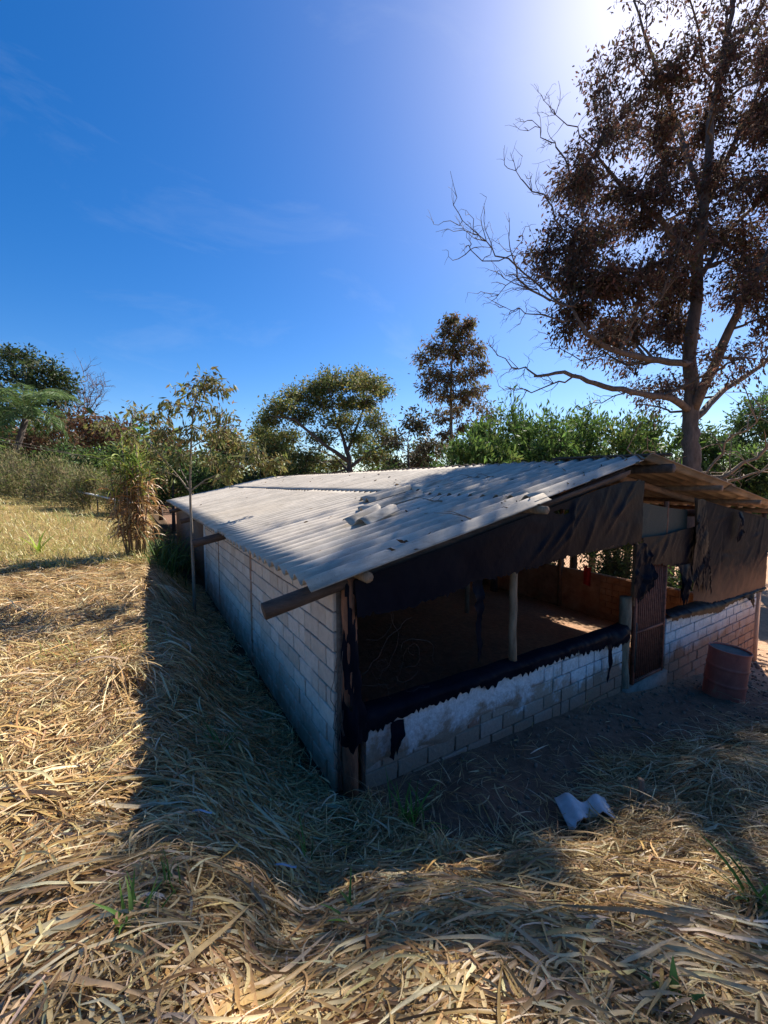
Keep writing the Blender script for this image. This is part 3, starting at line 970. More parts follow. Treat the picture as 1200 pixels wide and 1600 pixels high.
# ------------------------------------------------------------------ broken roof pieces, sticks and scraps
PALE = simple('pale_fibre_cement', [(0.3, (0.5, 0.5, 0.48)), (0.7, (0.7, 0.7, 0.68))], 12, 0.85)
def fragment(c, w, l, rz, slope, roll, seed, label, m=ROOF):
    me = corr_mesh(w, l, m, seed, 5, 0.05)
    me.name = 'broken_sheet'
    o = bpy.data.objects.new('broken_roof_sheet', me)
    link(o, None, tuple(c))
    o.rotation_euler = (roll, -slope, rz)
    tag(o, label, 'roof sheet', 'broken pieces of corrugated sheet')
def roof_pt(px, py, off=0.06):
    r = ray(px, py)
    k = (EAVE_Z + (CAM[0] - EAVE_X) * SL - CAM[2]) / (r[2] - SL * r[0])
    p = CAM + k * r
    p[2] += off
    return p
fragment(roof_pt(572, 828, 0.085), 0.40, 0.62, 0.25, angL + 0.05, 0.02, 51, 'small broken corrugated piece lying lowest on the near roof slope')
fragment(roof_pt(572, 806, 0.085), 0.42, 1.0, -0.12, angL + 0.03, -0.04, 52, 'long broken corrugated piece lying mid roof between two others')
fragment(roof_pt(578, 790, 0.085), 0.50, 0.85, -0.1, angL + 0.04, 0.03, 53, 'wavy broken corrugated piece higher on the roof')
fragment(roof_pt(648, 773, 0.085), 0.40, 0.75, -0.35, angL + 0.02, 0.03, 54, 'flat broken corrugated piece nearest the ridge')


def stick(name, pts, r, m, label, cat, group=None, sides=7):
    a = Acc(); a.tube(pts, r, sides)
    return tag(a.obj(name, m, None, tuple(pts[0]), True), label, cat, group)
p = onp(1006, 1236, 2, 0.05); z = float(gz(p[0], p[1]))
stick('wooden_stake', [(p[0], p[1], z - 0.1), (p[0] - 0.01, p[1] + 0.01, z + 0.12), (p[0] - 0.02, p[1] + 0.02, z + 0.31)], [0.022, 0.023, 0.027], WOOD_POST, 'short wooden stake sticking out of the straw on the right', 'stake')
def dead_twig(px, py, n, label, seed):
    r = np.random.default_rng(seed)
    a = Acc(); c = roof_pt(px, py, 0.07)
    main = [c + np.array((0.12 * k * SL * 0, 0.10 * k, 0.0)) + r.normal(0, 0.025, 3) * (1, 1, 0.4) for k in range(n)]
    a.tube(main, np.linspace(0.012, 0.004, n), 5)
    for k in range(1, n - 1):
        d = np.array((r.choice((-1, 1)) * 0.25, 0.12, 0.08)) + r.normal(0, 0.05, 3)
        a.tube([main[k], main[k] + d * 0.5, main[k] + d + (0, 0, -0.03)], [0.006, 0.004, 0.002], 4)
    tag(a.obj('dead_twig', TWIG, None, tuple(c)), label, 'twig', 'dead twigs fallen on the roof')
dead_twig(770, 752, 7, 'dead twig fallen on the roof near the ridge', 61)
dead_twig(690, 790, 5, 'small dead twig fallen on the middle of the roof', 62)
dead_twig(740, 820, 4, 'dead twig lying on the near lower roof', 63)
for px, py, L, lab in ((300, 1251, 0.14, 'left pale blue plastic strip lying in the shaded straw'), (425, 1278, 0.16, 'right pale blue plastic strip lying in the shaded straw by the corner')):
    p = onp(px, py, 2, 0.65); z = float(gz(p[0], p[1])) + 0.07
    a = Acc(); d = np.array((RV[0], RV[1], 0)) * L; s = np.array((HV[0], HV[1], 0.3)) * 0.006
    pts = [np.array((p[0], p[1], z)) + d * t + (0, 0, 0.012 * math.sin(t * 5)) for t in np.linspace(0, 1, 6)]
    V = [q for c in pts for q in (c - s, c + s)]
    a.add(V, [(2 * k, 2 * k + 1, 2 * k + 3, 2 * k + 2) for k in range(5)])
    tag(a.obj('plastic_strip', BLUEP, None, (p[0], p[1], z)), lab, 'plastic strip', 'pale blue strips in the straw')
# red cloth hanging by a post inside
def red_cloth():
    c = onp(918, 885, 0, 10.7)
    nu, nv = 10, 14
    U, W = np.meshgrid(np.linspace(-0.16, 0.16, nu), np.linspace(0, -0.62, nv), indexing='ij')
    X = c[0] + 0.04 * np.sin(U * 30 + W * 5); Y = c[1] + U * (0.6 + 0.5 * np.abs(W)); Z = c[2] + W + 0.03 * np.sin(U * 20)
    i = np.arange(nu - 1)[:, None] * nv; j = np.arange(nv - 1)[None]
    F = np.stack([i + j, i + nv + j, i + nv + j + 1, i + j + 1], -1).reshape(-1, 4)
    tag(obj('red_cloth', np.stack([X, Y, Z], -1).reshape(-1, 3), F, REDC, None, tuple(c), True), 'red cloth hanging beside a post inside the shed', 'cloth')
red_cloth()
# dry vines tangled in the opening by the corner post
def vines():
    r = np.random.default_rng(5)
    a = Acc()
    for k in range(11):
        p = np.array((r.uniform(0.12, 0.9), 0.02, r.uniform(0.66, 1.7)))
        d = r.uniform(0, 6.3)
        pts = [p.copy()]
        w = r.normal(0, 0.5)
        for _ in range(int(r.integers(10, 26))):
            d += w * 0.5 + r.normal(0, 0.35)
            p = p + np.array((math.cos(d), r.normal(0, 0.15), math.sin(d))) * 0.035
            p[0] = np.clip(p[0], 0.08, 1.2); p[1] = np.clip(p[1], -0.03, 0.1); p[2] = max(p[2], 0.68)
            pts.append(p.copy())
        a.tube(pts, r.uniform(0.0008, 0.0018), 4, False)
    for k in range(9):       # hanging round the post and the wall end
        p = np.array((XL - 0.01 + r.uniform(0, 0.05), r.uniform(-0.08, 0.02), r.uniform(0.7, 1.5)))
        pts = [p + np.array((-0.05 * math.sin(t * 3) * r.uniform(0.2, 1.5), -0.03 * math.sin(t * 2.2 + k), -t * 0.8)) for t in np.linspace(0, 1, 10)]
        a.tube(pts, 0.0035, 4, False)
    tag(a.obj('dry_vine', WIRE, None, (0.4, 0, 0.7)), 'tangle of dry vines in the dark opening by the corner post', 'vine')
vines()

# ------------------------------------------------------------------ blades: straw, grass
def ribbons(P, ang, pit, L, W, bend, nseg, col, roll=None, curl=None, taper='leaf', drape=True, lift=None, fold=0.0, hug=False):
    """N curved blades as one mesh; returns V, F, C"""
    n = len(P)
    t = np.linspace(0, 1, nseg + 1)
    if curl is None: curl = np.zeros(n)
    a = ang[:, None] + curl[:, None] * t[None]
    pt = pit[:, None] - bend[:, None] * t[None]
    st = (L / nseg)[:, None]
    dx = np.cos(a) * np.cos(pt) * st; dy = np.sin(a) * np.cos(pt) * st; dz = np.sin(pt) * st
    def cum(d): return np.concatenate([np.zeros((n, 1)), np.cumsum(d[:, :-1], 1)], 1)
    X = P[:, 0:1] + cum(dx); Y = P[:, 1:2] + cum(dy); Z = P[:, 2:3] + cum(dz)
    if drape:
        if hug:
            Z = Z - P[:, 2:3] + gz(X, Y) + lift[:, None]
        lo = gz(X, Y) + (0.008 if lift is None else lift[:, None] * 0.3)
        Z = np.maximum(Z, lo)
    if roll is None: roll = np.zeros(n)
    rl = roll[:, None] * (0.4 + 1.2 * t[None])
    sx = -np.sin(a) * np.cos(rl); sy = np.cos(a) * np.cos(rl); sz = np.sin(rl)
    if taper == 'leaf':
        w = np.minimum(1, 0.35 + t * 5) * (1 - t ** 2.2) + 0.02
    else:
        w = 1 - 0.5 * t
    hw = W[:, None] * 0.5 * w[None]
    C3 = np.stack([X, Y, Z], -1); S = np.stack([sx, sy, sz], -1) * hw[..., None]
    m = nseg + 1
    if fold:
        up = np.zeros_like(S); up[..., 2] = fold * hw
        V = np.stack([C3 - S + up, C3, C3 + S + up], 2).reshape(-1, 3)
        b = (np.arange(n) * m * 3)[:, None]; k = np.arange(nseg)[None] * 3
        F = np.concatenate([np.stack([b + k, b + k + 1, b + k + 4, b + k + 3], -1), np.stack([b + k + 1, b + k + 2, b + k + 5, b + k + 4], -1)]).reshape(-1, 4)
        C = np.repeat(col, m * 3, 0)
    else:
        V = np.stack([C3 - S, C3 + S], 2).reshape(-1, 3)
        b = (np.arange(n) * m * 2)[:, None]; k = np.arange(nseg)[None] * 2
        F = np.stack([b + k, b + k + 1, b + k + 3, b + k + 2], -1).reshape(-1, 4)
        C = np.repeat(col, m * 2, 0)
    return V, F, C

def pick(cols, n, r, jit=0.18):
    cols = np.array(cols)
    c = cols[r.integers(0, len(cols), n)] * r.normal(1, jit, (n, 1)).clip(0.4, 1.7)
    return c * r.normal(1, 0.05, (n, 3))

DRY = [(0.50, 0.36, 0.17), (0.58, 0.44, 0.23), (0.44, 0.29, 0.12), (0.36, 0.22, 0.09), (0.62, 0.51, 0.31), (0.27, 0.16, 0.07)]
GOLD = [(0.64, 0.46, 0.21), (0.56, 0.38, 0.16), (0.70, 0.55, 0.31), (0.48, 0.30, 0.11), (0.34, 0.21, 0.09)]
GREENS = [(0.10, 0.20, 0.035), (0.15, 0.26, 0.05), (0.22, 0.30, 0.07)]

def clear_of_shed(x, y, m=0.02):
    return ~((x > XL - m) & (x < 11.3) & (y > -0.04 - m) & (y < 20.2))

def straw_field(name, label, n, sampler, r, Lr, Wr, nseg, cols, pit=(0.0, 0.35), bend=(0.2, 1.2), stack=0.07, fold=0.0, flow=None, flow_amt=0.7, cat='straw', keep_soil=0.07, mate=STRAW, seedc=0, curl=0.6):
    x, y = sampler(n, r)
    sm = soil_mask(x, y)
    hole = smooth(wav(x, y, 5.5, 81) + 0.7 * wav(x, y, 14, 82), 0.1, 0.65)
    ok = clear_of_shed(x, y) & (r.uniform(0, 1, n) > sm - keep_soil) & (r.uniform(0, 1, n) > 0.88 * hole)
    x, y = x[ok], y[ok]
    n = len(x)
    ang = r.uniform(0, 2 * math.pi, n)
    if flow is not None:
        fl = flow(x, y)
        m = r.uniform(0, 1, n) < flow_amt
        ang = np.where(m, fl + r.normal(0, 0.28, n), ang)
    lift = r.uniform(0, stack, n) ** 1.0
    P = np.stack([x, y, gz(x, y) + lift], 1)
    par = [P, ang, r.uniform(*pit, n), r.uniform(*Lr, n), r.uniform(*Wr, n), r.uniform(*bend, n), pick(cols, n, r), r.normal(0, 0.6, n), r.normal(0, curl, n), lift]
    # leave out blades that would run through the shed's walls
    dx, dy = np.cos(ang + par[8] * 0.5) * par[3], np.sin(ang + par[8] * 0.5) * par[3]
    bad = np.zeros(n, bool)
    for q in (0.35, 0.7, 1.0):
        bad |= ~clear_of_shed(x + dx * q, y + dy * q, 0.03)
    P, ang, pi_, L_, W_, be_, co_, ro_, cu_, lift = [v[~bad] for v in par]
    V, F, C = ribbons(P, ang, pi_, L_, W_, be_, nseg, co_, ro_, cu_, 'leaf', True, lift, fold, hug=True)
    vx, vy = V[:, 0], V[:, 1]
    b2 = (vx > XL - 0.015) & (vy > -0.02) & (vx < 11.2) & (vy < 20)
    sd_ = b2 & (vx - XL < vy + 0.02)
    V[sd_, 0] = XL - 0.02
    V[b2 & ~sd_, 1] = -0.025
    o = obj(name, V, F, mate, None, (0, 0, 0), False, C)
    return tag(o, label, cat, None, 'stuff')

r = np.random.default_rng(101)
def polar(rmin, rmax, a0, a1, pw=1.0):
    """points ahead of the camera, denser near it"""
    def f(n, r):
        d = rmin * (rmax / rmin) ** (r.uniform(0, 1, n) ** pw)
        a = HEAD - np.radians(r.uniform(a0, a1, n))
        return CAM[0] + d * np.cos(a), CAM[1] + d * np.sin(a)
    return f
def flow(x, y):
    return 2.6 + 1.1 * wav(x, y, 0.9, 71) + 0.7 * wav(x, y, 2.4, 72)

straw_field('fine_straw', 'fine dry straw litter covering the bank around the viewer', 130000, polar(0.7, 5.5, -62, 62, 0.8), r, (0.08, 0.32), (0.003, 0.008), 3, DRY, pit=(-0.05, 0.22), bend=(0.1, 0.8), stack=0.06)
straw_field('broad_straw', 'broad dry cane leaves strewn over the near bank', 38000, polar(0.7, 6.5, -64, 64, 0.85), r, (0.10, 0.45), (0.005, 0.019), 5, DRY + GOLD, pit=(-0.05, 0.22), bend=(0.1, 0.9), stack=0.11, fold=0.3, flow=flow, flow_amt=0.12, curl=0.9)
def left_area(n, r):
    return r.uniform(-7, -0.14, n), r.uniform(-0.5, 9.5, n)
straw_field('bank_straw', 'dry straw mat on the bank along the left wall', 90000, left_area, r, (0.1, 0.42), (0.005, 0.016), 4, DRY + GOLD, pit=(-0.05, 0.3), stack=0.09, flow=flow, flow_amt=0.15)
straw_field('long_cane_leaves', 'long dry cane leaves drooping on the bank along the wall', 3000, left_area, r, (0.3, 0.8), (0.012, 0.026), 7, DRY + GOLD, pit=(0.0, 0.3), bend=(0.3, 1.0), stack=0.12, fold=0.3, flow=flow, flow_amt=0.45)
def far_left(n, r):
    y = 8.5 + 32 * r.uniform(0, 1, n) ** 1.6
    return r.uniform(-26, -1.0, n) * (0.35 + y / 40), y
straw_field('field_grass', 'pale yellow green grass on the sunlit field beyond the bank', 60000, far_left, r, (0.12, 0.4), (0.008, 0.022), 3, [(0.46, 0.37, 0.13), (0.38, 0.34, 0.10), (0.54, 0.44, 0.2), (0.30, 0.32, 0.08)], pit=(0.4, 1.4), bend=(0.2, 1.0), stack=0.02, cat='grass')
def right_area(n, r):
    return r.uniform(1.5, 12, n), r.uniform(-4.5, -0.9, n)
straw_field('right_bank_straw', 'sunlit dry straw heaped on the bank to the right', 36000, right_area, r, (0.12, 0.45), (0.004, 0.011), 4, DRY, stack=0.10)

def clump(name, n, c, spread, ang, dang, Lr, Wr, cols, pit, bend, label, r, group=None, cat='straw bundle', lift=0.1, curl=0.3, kind=None, mate=STRAW, nseg=8, fold=0.3, drape=True):
    x = c[0] + r.normal(0, spread, n); y = c[1] + r.normal(0, spread, n)
    lf = r.uniform(0, lift, n)
    P = np.stack([x, y, gz(x, y) + lf], 1)
    par = [P, ang + r.normal(0, dang, n), r.uniform(*pit, n), r.uniform(*Lr, n), r.uniform(*Wr, n), r.uniform(*bend, n), pick(cols, n, r), r.normal(0, 0.5, n), r.normal(0, curl, n), lf]
    bad = np.zeros(n, bool)
    run = par[3] * np.cos(np.clip(par[2] - par[5] * 0.4, -1.4, 1.4))
    for q in (0.0, 0.35, 0.7, 1.0):
        bad |= ~clear_of_shed(x + run * q * np.cos(par[1] + par[8] * 0.5), y + run * q * np.sin(par[1] + par[8] * 0.5), 0.03)
    P, an_, pi_, L_, W_, be_, co_, ro_, cu_, lf = [v[~bad] for v in par]
    V, F, C = ribbons(P, an_, pi_, L_, W_, be_, nseg, co_, ro_, cu_, 'leaf', drape, lf, fold, hug=True)
    o = obj(name, V, F, mate, None, (c[0], c[1], float(gz(c[0], c[1]))), False, C)
    return tag(o, label, cat, group, kind)

def gp(px, py, z=1.0):
    """ground point seen at a pixel"""
    rr = ray(px, py); k = 0.3
    for k in np.arange(0.5, 60, 0.02):
        q = CAM + k * rr
        if q[2] < gz(q[0], q[1]):
            return q
    return CAM + 60 * rr
g = gp(868, 1268)
fragment((g[0], g[1], g[2] + 0.13), 0.46, 0.24, -2.122, -0.08, 0.10, 55, 'pale broken corrugated scrap lying on the soil in front of the shed', PALE)
ra = math.atan2(RV[1], RV[0])      # heading of image right
def bundle(px, py, deg, n, L, W, label, cols=GOLD, dang=0.12, spread=0.10, pit=(-0.02, 0.16), bend=(0.05, 0.5), lift=0.09, curl=0.3):
    q = gp(px, py)
    return clump('straw_bundle', n, q, spread, ra + math.radians(deg), dang, L, W, cols, pit, bend, label, r, 'bundles of long dry cane leaves', 'straw bundle', lift, curl)
bundle(-60, 1440, 22, 130, (0.5, 0.95), (0.014, 0.032), 'golden bundle of long cane leaves sweeping in at the left edge')
bundle(-40, 1560, 8, 80, (0.4, 0.9), (0.014, 0.034), 'dry cane leaves along the bottom left corner', DRY + GOLD, 0.35)
bundle(290, 1640, 72, 90, (0.4, 0.8), (0.014, 0.034), 'fan of golden cane leaves rising from the bottom edge', GOLD, 0.35)
bundle(420, 1620, 125, 60, (0.3, 0.75), (0.012, 0.03), 'pale cane leaves crossing near the bottom centre left', DRY, 0.4)
bundle(640, 1560, 160, 70, (0.25, 0.6), (0.014, 0.03), 'dry cane leaves bent over at the bottom centre', DRY, 0.5)
bundle(1230, 1500, 168, 90, (0.5, 1.0), (0.010, 0.024), 'long straw bundle sweeping in from the right edge', GOLD + DRY, 0.16)
bundle(1010, 1440, 150, 60, (0.3, 0.6), (0.008, 0.018), 'sheaf of golden straw right of the broken sheet', GOLD, 0.25)
bundle(880, 1560, 40, 60, (0.4, 0.7), (0.008, 0.016), 'thin straw bundle at the lower right', DRY, 0.4)
bundle(20, 1260, 6, 70, (0.5, 1.0), (0.018, 0.036), 'bundle of cane leaves lying at the shadow edge on the left', GOLD, 0.3)
bundle(170, 1250, 3, 60, (0.5, 1.0), (0.016, 0.032), 'cane leaves lying across the shaded ground', DRY, 0.25)
bundle(190, 1060, -35, 110, (0.6, 1.0), (0.010, 0.022), 'drooping dry leaf sheaf in the shade beside the wall', DRY, 0.4, 0.15, (0.3, 0.8), (0.8, 1.8))
bundle(240, 925, -30, 90, (0.7, 1.2), (0.014, 0.026), 'drooping dry leaf sheaf near the slim tree', DRY, 0.4, 0.15, (0.3, 0.8), (0.8, 1.8))
bundle(120, 910, 10, 90, (0.6, 1.1), (0.014, 0.03), 'sunlit leaf heap in front of the cane clump', GOLD, 0.7, 0.3)
bundle(70, 1040, 30, 60, (0.5, 1.0), (0.012, 0.026), 'sunlit cane leaves on the left bank', GOLD, 0.6, 0.2)
bundle(60, 1160, 50, 60, (0.5, 0.9), (0.012, 0.024), 'loose golden leaves on the left bank nearer the viewer', GOLD, 0.6, 0.2)
bundle(1110, 1230, 200, 160, (0.2, 0.5), (0.005, 0.011), 'heap of tangled straw behind the stake on the right', DRY, 1.2, 0.16, (0.2, 0.8), (0.5, 1.5), 0.2)
bundle(1010, 1270, 160, 120, (0.2, 0.4), (0.004, 0.010), 'heap of tangled straw around the stake', DRY + [(0.16, 0.09, 0.06)], 1.5, 0.12, (0.3, 1.0), (0.5, 1.5), 0.15)
bundle(690, 1345, 100, 50, (0.12, 0.28), (0.006, 0.014), 'small lit tuft of straw at the edge of the bare soil', GOLD, 0.8, 0.05, (0.5, 1.2), (0.3, 1.2))

def sprout(px, py, n, L, W, cols, label, spread=0.03, pit=(0.9, 1.5), bend=(0.3, 1.3), q=None):
    q = gp(px, py) if q is None else q
    x = q[0] + r.normal(0, spread, n); y = q[1] + r.normal(0, spread, n)
    P = np.stack([x, y, gz(x, y)], 1)
    V, F, C = ribbons(P, r.uniform(0, 6.3, n), r.uniform(*pit, n), 1.35 * r.uniform(*L, n), 1.3 * r.uniform(*W, n), r.uniform(*bend, n), 7, pick(cols, n, r, 0.12), r.normal(0, 0.3, n), r.normal(0, 0.3, n), 'leaf', True, None, 0.35)
    o = obj('grass_tuft', V, F, LEAF, None, (q[0], q[1], float(gz(q[0], q[1]))), False, C)
    return tag(o, label, 'grass tuft', 'green grass tufts in the straw', 'stuff' if spread > 0.15 else None)
LG = [(0.13, 0.26, 0.05), (0.18, 0.32, 0.06), (0.10, 0.2, 0.05)]
sprout(58, 866, 9, (0.35, 0.6), (0.03, 0.05), [(0.36, 0.42, 0.05), (0.3, 0.4, 0.06)], 'bright yellow green leaf tuft on the left bank', 0.05, (0.9, 1.5), (0.1, 0.6))
sprout(215, 1455, 14, (0.10, 0.22), (0.010, 0.018), LG, 'short bright green tuft low in the left foreground')
sprout(275, 1400, 9, (0.14, 0.26), (0.008, 0.014), LG, 'upright green blades in the left foreground', 0.04, (1.2, 1.55), (0, 0.4))
sprout(645, 1290, 22, (0.16, 0.34), (0.012, 0.022), LG, 'green grass tuft in front of the low wall', 0.05)
sprout(555, 1440, 8, (0.12, 0.24), (0.010, 0.018), LG, 'small green blades in the centre foreground', 0.05, (0.6, 1.3))
sprout(480, 1350, 8, (0.14, 0.28), (0.007, 0.012), LG, 'thin green blades in shade left of the corner', 0.05, (1.0, 1.5))
sprout(1185, 1420, 16, (0.18, 0.36), (0.014, 0.026), LG, 'leafy green plant at the right edge', 0.05, (0.8, 1.5))
sprout(1050, 1590, 5, (0.08, 0.14), (0.02, 0.035), LG, 'small bright green leaves at the bottom right edge', 0.02)
sprout(345, 1180, 8, (0.2, 0.36), (0.014, 0.024), LG, 'green blades in the shade beside the left wall', 0.05)
sprout(230, 1010, 30, (0.12, 0.26), (0.006, 0.010), [(0.25, 0.32, 0.08)], 'faint green grass on the left bank beside the shadow', 0.25)
sprout(100, 1030, 30, (0.12, 0.26), (0.006, 0.010), [(0.28, 0.34, 0.08)], 'faint green grass patch in the sunlit straw', 0.2)
sprout(95, 815, 40, (0.3, 0.5), (0.008, 0.016), [(0.25, 0.30, 0.1)], 'weedy green tuft on the field edge at the left', 0.5)
for k, (px, py, lab) in enumerate(((905, 1110, 'dry weed stalks against the low wall near the gate'), (690, 1230, 'dry weed stalks against the smeared low wall'), (600, 1255, 'thin dry weeds at the foot of the low wall by the corner'), (520, 1240, 'dry weeds at the foot of the corner post'))):
    q = gp(px, py)
    clump('dry_weed', 22, q, 0.09, 0, 3, (0.2, 0.6), (0.003, 0.009), DRY, (0.8, 1.5), (0.1, 1.2), lab, r, 'dry weeds at the wall foot', 'weed', 0.02, 0.4)

# ------------------------------------------------------------------ trees
def leaf_cloud(P, D, S, wr, col, r, fold=0.25, simple_=False):
    """pointed leaves at P growing along D, lengths S"""
    n = len(P)
    D = D / (np.linalg.norm(D, axis=1)[:, None] + 1e-9)
    rv = r.normal(0, 1, (n, 3))
    A = np.cross(D, rv); A /= np.linalg.norm(A, axis=1)[:, None] + 1e-9
    U = np.cross(A, D)
    W = S * wr
    mid = P + D * (S * 0.45)[:, None]
    tip = P + D * S[:, None] - U * (S * fold * 0.6)[:, None]
    l = mid + A * (W / 2)[:, None] - U * (W * fold * 0.5)[:, None]
    q = mid - A * (W / 2)[:, None] - U * (W * fold * 0.5)[:, None]
    if simple_:
        V = np.stack([P, l, tip, q], 1).reshape(-1, 3)
        b = (np.arange(n) * 4)[:, None]
        F = b + np.array([[0, 1, 2, 3]])
        return V, F, np.repeat(col, 4, 0)
    V = np.stack([P, l, tip, q, mid + U * (W * fold * 0.2)[:, None]], 1).reshape(-1, 3)
    b = (np.arange(n) * 5)[:, None]
    F = np.concatenate([b + np.array([[0, 1, 4]]), b + np.array([[1, 2, 4]]), b + np.array([[2, 3, 4]]), b + np.array([[3, 0, 4]])])
    return V, F, np.repeat(col, 5, 0)

def bez(p, q, sag, n=7, r=None, jit=0.04):
    p = np.asarray(p, float); q = np.asarray(q, float)
    t = np.linspace(0, 1, n)[:, None]
    L = np.linalg.norm(q - p)
    pts = p + (q - p) * t
    pts[:, 2] += sag * L * np.sin(t[:, 0] * math.pi)
    if r is not None:
        w = np.cumsum(r.normal(0, jit * L * 0.8, (n, 3)), 0); w -= w[0] + (w[-1] - w[0]) * t * 0.85
        pts += w
    return pts

def ptl(path, pt):
    """nearest station along a path below the point"""
    path = np.asarray(path)
    d = np.linalg.norm(path - pt, axis=1) + np.maximum(path[:, 2] - pt[2] + 0.1, 0) * 3
    return int(np.argmin(d))

def tree(name, label, cat, paths, clumps, r, leaf, lw, cols, bark=BARK, group=None, twigs=26, lpt=9, sig=0.3, ldir=(0, 0, -0.6), lrand=0.7, bare=(), limbr=0.05, simple_=True, tw_r=0.008, shell=0.55, leafm=None, jitc=0.22):
    """paths: list of (points, r0, r1), first is the trunk; clumps: (centre, rx, rz, weight)"""
    base = np.asarray(paths[0][0][0], float)
    root = empty(name, tuple(base), label, cat, group)
    a = Acc(); tw = Acc()
    allp, allr = [], []
    for pts, r0, r1 in paths:
        pts = np.asarray(pts, float)
        # refine with a little wander
        n = (len(pts) - 1) * 4 + 1
        t = np.linspace(0, len(pts) - 1, n)
        P = np.stack([np.interp(t, np.arange(len(pts)), pts[:, k]) for k in range(3)], 1)
        P[1:-1] += r.normal(0, (r0 + r1) * 0.08, (n - 2, 3))
        R_ = np.linspace(r0, r1, n)
        a.tube(P, R_, 9 if r0 > 0.08 else 6, True, None, 0.05)
        allp.append(P); allr.append(R_)
    path = np.concatenate(allp); prad = np.concatenate(allr)
    LP, LD = [], []
    for c, rx, rz_, w in clumps:
        c = np.asarray(c, float)
        i = ptl(path, c)
        lim = bez(path[i], c, -0.06 + 0.05 * r.uniform(-1, 1), 7, r, 0.05)
        r0 = min(prad[i] * 0.6, limbr * (0.6 + 0.5 * rx))
        a.tube(lim, np.linspace(r0, r0 * 0.35, 7), 5, False)
        nt_ = max(3, int(twigs * w))
        for _ in range(nt_):
            v = r.normal(0, 1, 3); v /= np.linalg.norm(v)
            v *= r.uniform(shell ** 3, 1) ** (1 / 3)
            tip = c + v * (rx, rx, rz_)
            s = lim[r.integers(3, 7)]
            tp = bez(s, tip, 0.05, 4, r, 0.07)
            tw.tube(tp, np.linspace(tw_r, tw_r * 0.4, 4), 3, False)
            k = max(1, int(lpt * r.uniform(0.5, 1.5)))
            tt = r.uniform(0.35, 1.05, k)
            q = s + (tip - s) * tt[:, None] + r.normal(0, sig, (k, 3)) * (1, 1, 0.8)
            d = (tip - s) / (np.linalg.norm(tip - s) + 1e-6) * 0.6 + np.array(ldir) + r.normal(0, lrand, (k, 3))
            LP.append(q); LD.append(d)
    for s, e, rad, nb_ in bare:
        main = bez(s, e, r.uniform(-0.08, 0.08), 10, r, 0.05)
        a.tube(main, np.linspace(rad, rad * 0.25, 10), 5, False)
        L = np.linalg.norm(np.asarray(e) - np.asarray(s))
        for _ in range(nb_):
            i = r.integers(2, 10)
            d = (np.asarray(e) - np.asarray(s)) / L + r.normal(0, 0.75, 3)
            e2 = main[i] + d / np.linalg.norm(d) * L * r.uniform(0.15, 0.38)
            sub = bez(main[i], e2, r.uniform(-0.15, 0.15), 6, r, 0.08)
            tw.tube(sub, np.linspace(rad * 0.42, rad * 0.14, 6), 4, False)
            for _ in range(3):
                j = r.integers(1, 6)
                d2 = d / np.linalg.norm(d) + r.normal(0, 0.7, 3)
                e3 = sub[j] + d2 / np.linalg.norm(d2) * L * r.uniform(0.06, 0.16)
                tw.tube(bez(sub[j], e3, 0.1, 4, r, 0.1), np.linspace(rad * 0.2, rad * 0.09, 4), 3, False)
    a.obj('trunk', bark, root, tuple(base), True)
    if tw.V:
        o = tag(tw.obj('branches', bark, root, tuple(base)), kind='stuff')
    if LP:
        LP = np.concatenate(LP); LD = np.concatenate(LD)
        n = len(LP)
        S = leaf * r.uniform(0.4, 1.45, n)
        V, F, C = leaf_cloud(LP, LD, S, lw, pick(cols, n, r, jitc), r, 0.25, simple_)
        o = obj('crown', V, F, leafm or LEAF, root, tuple(base), False, C)
    return root

def pc(px, py, d, rpx, rpy, w=1.0, j=0.0, r=None):
    """clump seen at a pixel, radii in pixels at depth d"""
    dd = d + (r.uniform(-j, j) if r is not None else 0)
    return (at(px, py, dd), rpx / FPX * d, rpy / FPX * d, w)

# the big brown-leaved tree behind the right of the shed
r = np.random.default_rng(202)
D = 14.5
bx = at(1086, 745, D)
gb = float(gz(bx[0], bx[1]))
trunk = [(bx[0], bx[1], gb - 0.3), at(1084, 745, D), at(1080, 690, D), at(1082, 640, D), at(1078, 560, D), at(1088, 450, D), at(1098, 330, D - 0.3), at(1112, 190, D - 0.3), at(1135, 60, D), at(1160, -90, D)]
paths = [(trunk, 0.33, 0.05),
         ([at(1084, 640, D), at(1120, 560, D - 1), at(1160, 470, D - 1.5), at(1215, 370, D - 2), at(1260, 250, D - 2)], 0.17, 0.05),
         ([at(1085, 655, D), at(1130, 610, D + 1), at(1190, 570, D + 1.5), at(1260, 500, D + 2)], 0.13, 0.05),
         ([at(1076, 640, D), at(1050, 622, D - 0.6), at(985, 612, D - 1.4), at(930, 600, D - 2), at(880, 582, D - 2.4), at(835, 588, D - 2.6)], 0.13, 0.035),
         ([at(1080, 570, D), at(1010, 560, D - 1), at(950, 545, D - 1.5), at(915, 520, D - 2), at(893, 480, D - 2)], 0.12, 0.04),
         ([at(1086, 470, D), at(1030, 440, D + 0.6), at(960, 420, D + 1), at(900, 410, D + 1)], 0.10, 0.03),
         ([at(1092, 420, D), at(1030, 340, D - 1), at(970, 290, D - 1.5), at(930, 240, D - 1.8)], 0.11, 0.03),
         ([at(1100, 320, D), at(1060, 200, D + 0.8), at(1020, 90, D + 1), at(990, 0, D + 1)], 0.10, 0.03),
         ([at(1098, 330, D), at(1150, 220, D + 0.8), at(1200, 110, D + 1), at(1240, 20, D + 1)], 0.10, 0.03),
         ([at(1090, 440, D), at(1140, 360, D + 1), at(1190, 310, D + 1.5), at(1250, 260, D + 2)], 0.10, 0.03)]
cl = []
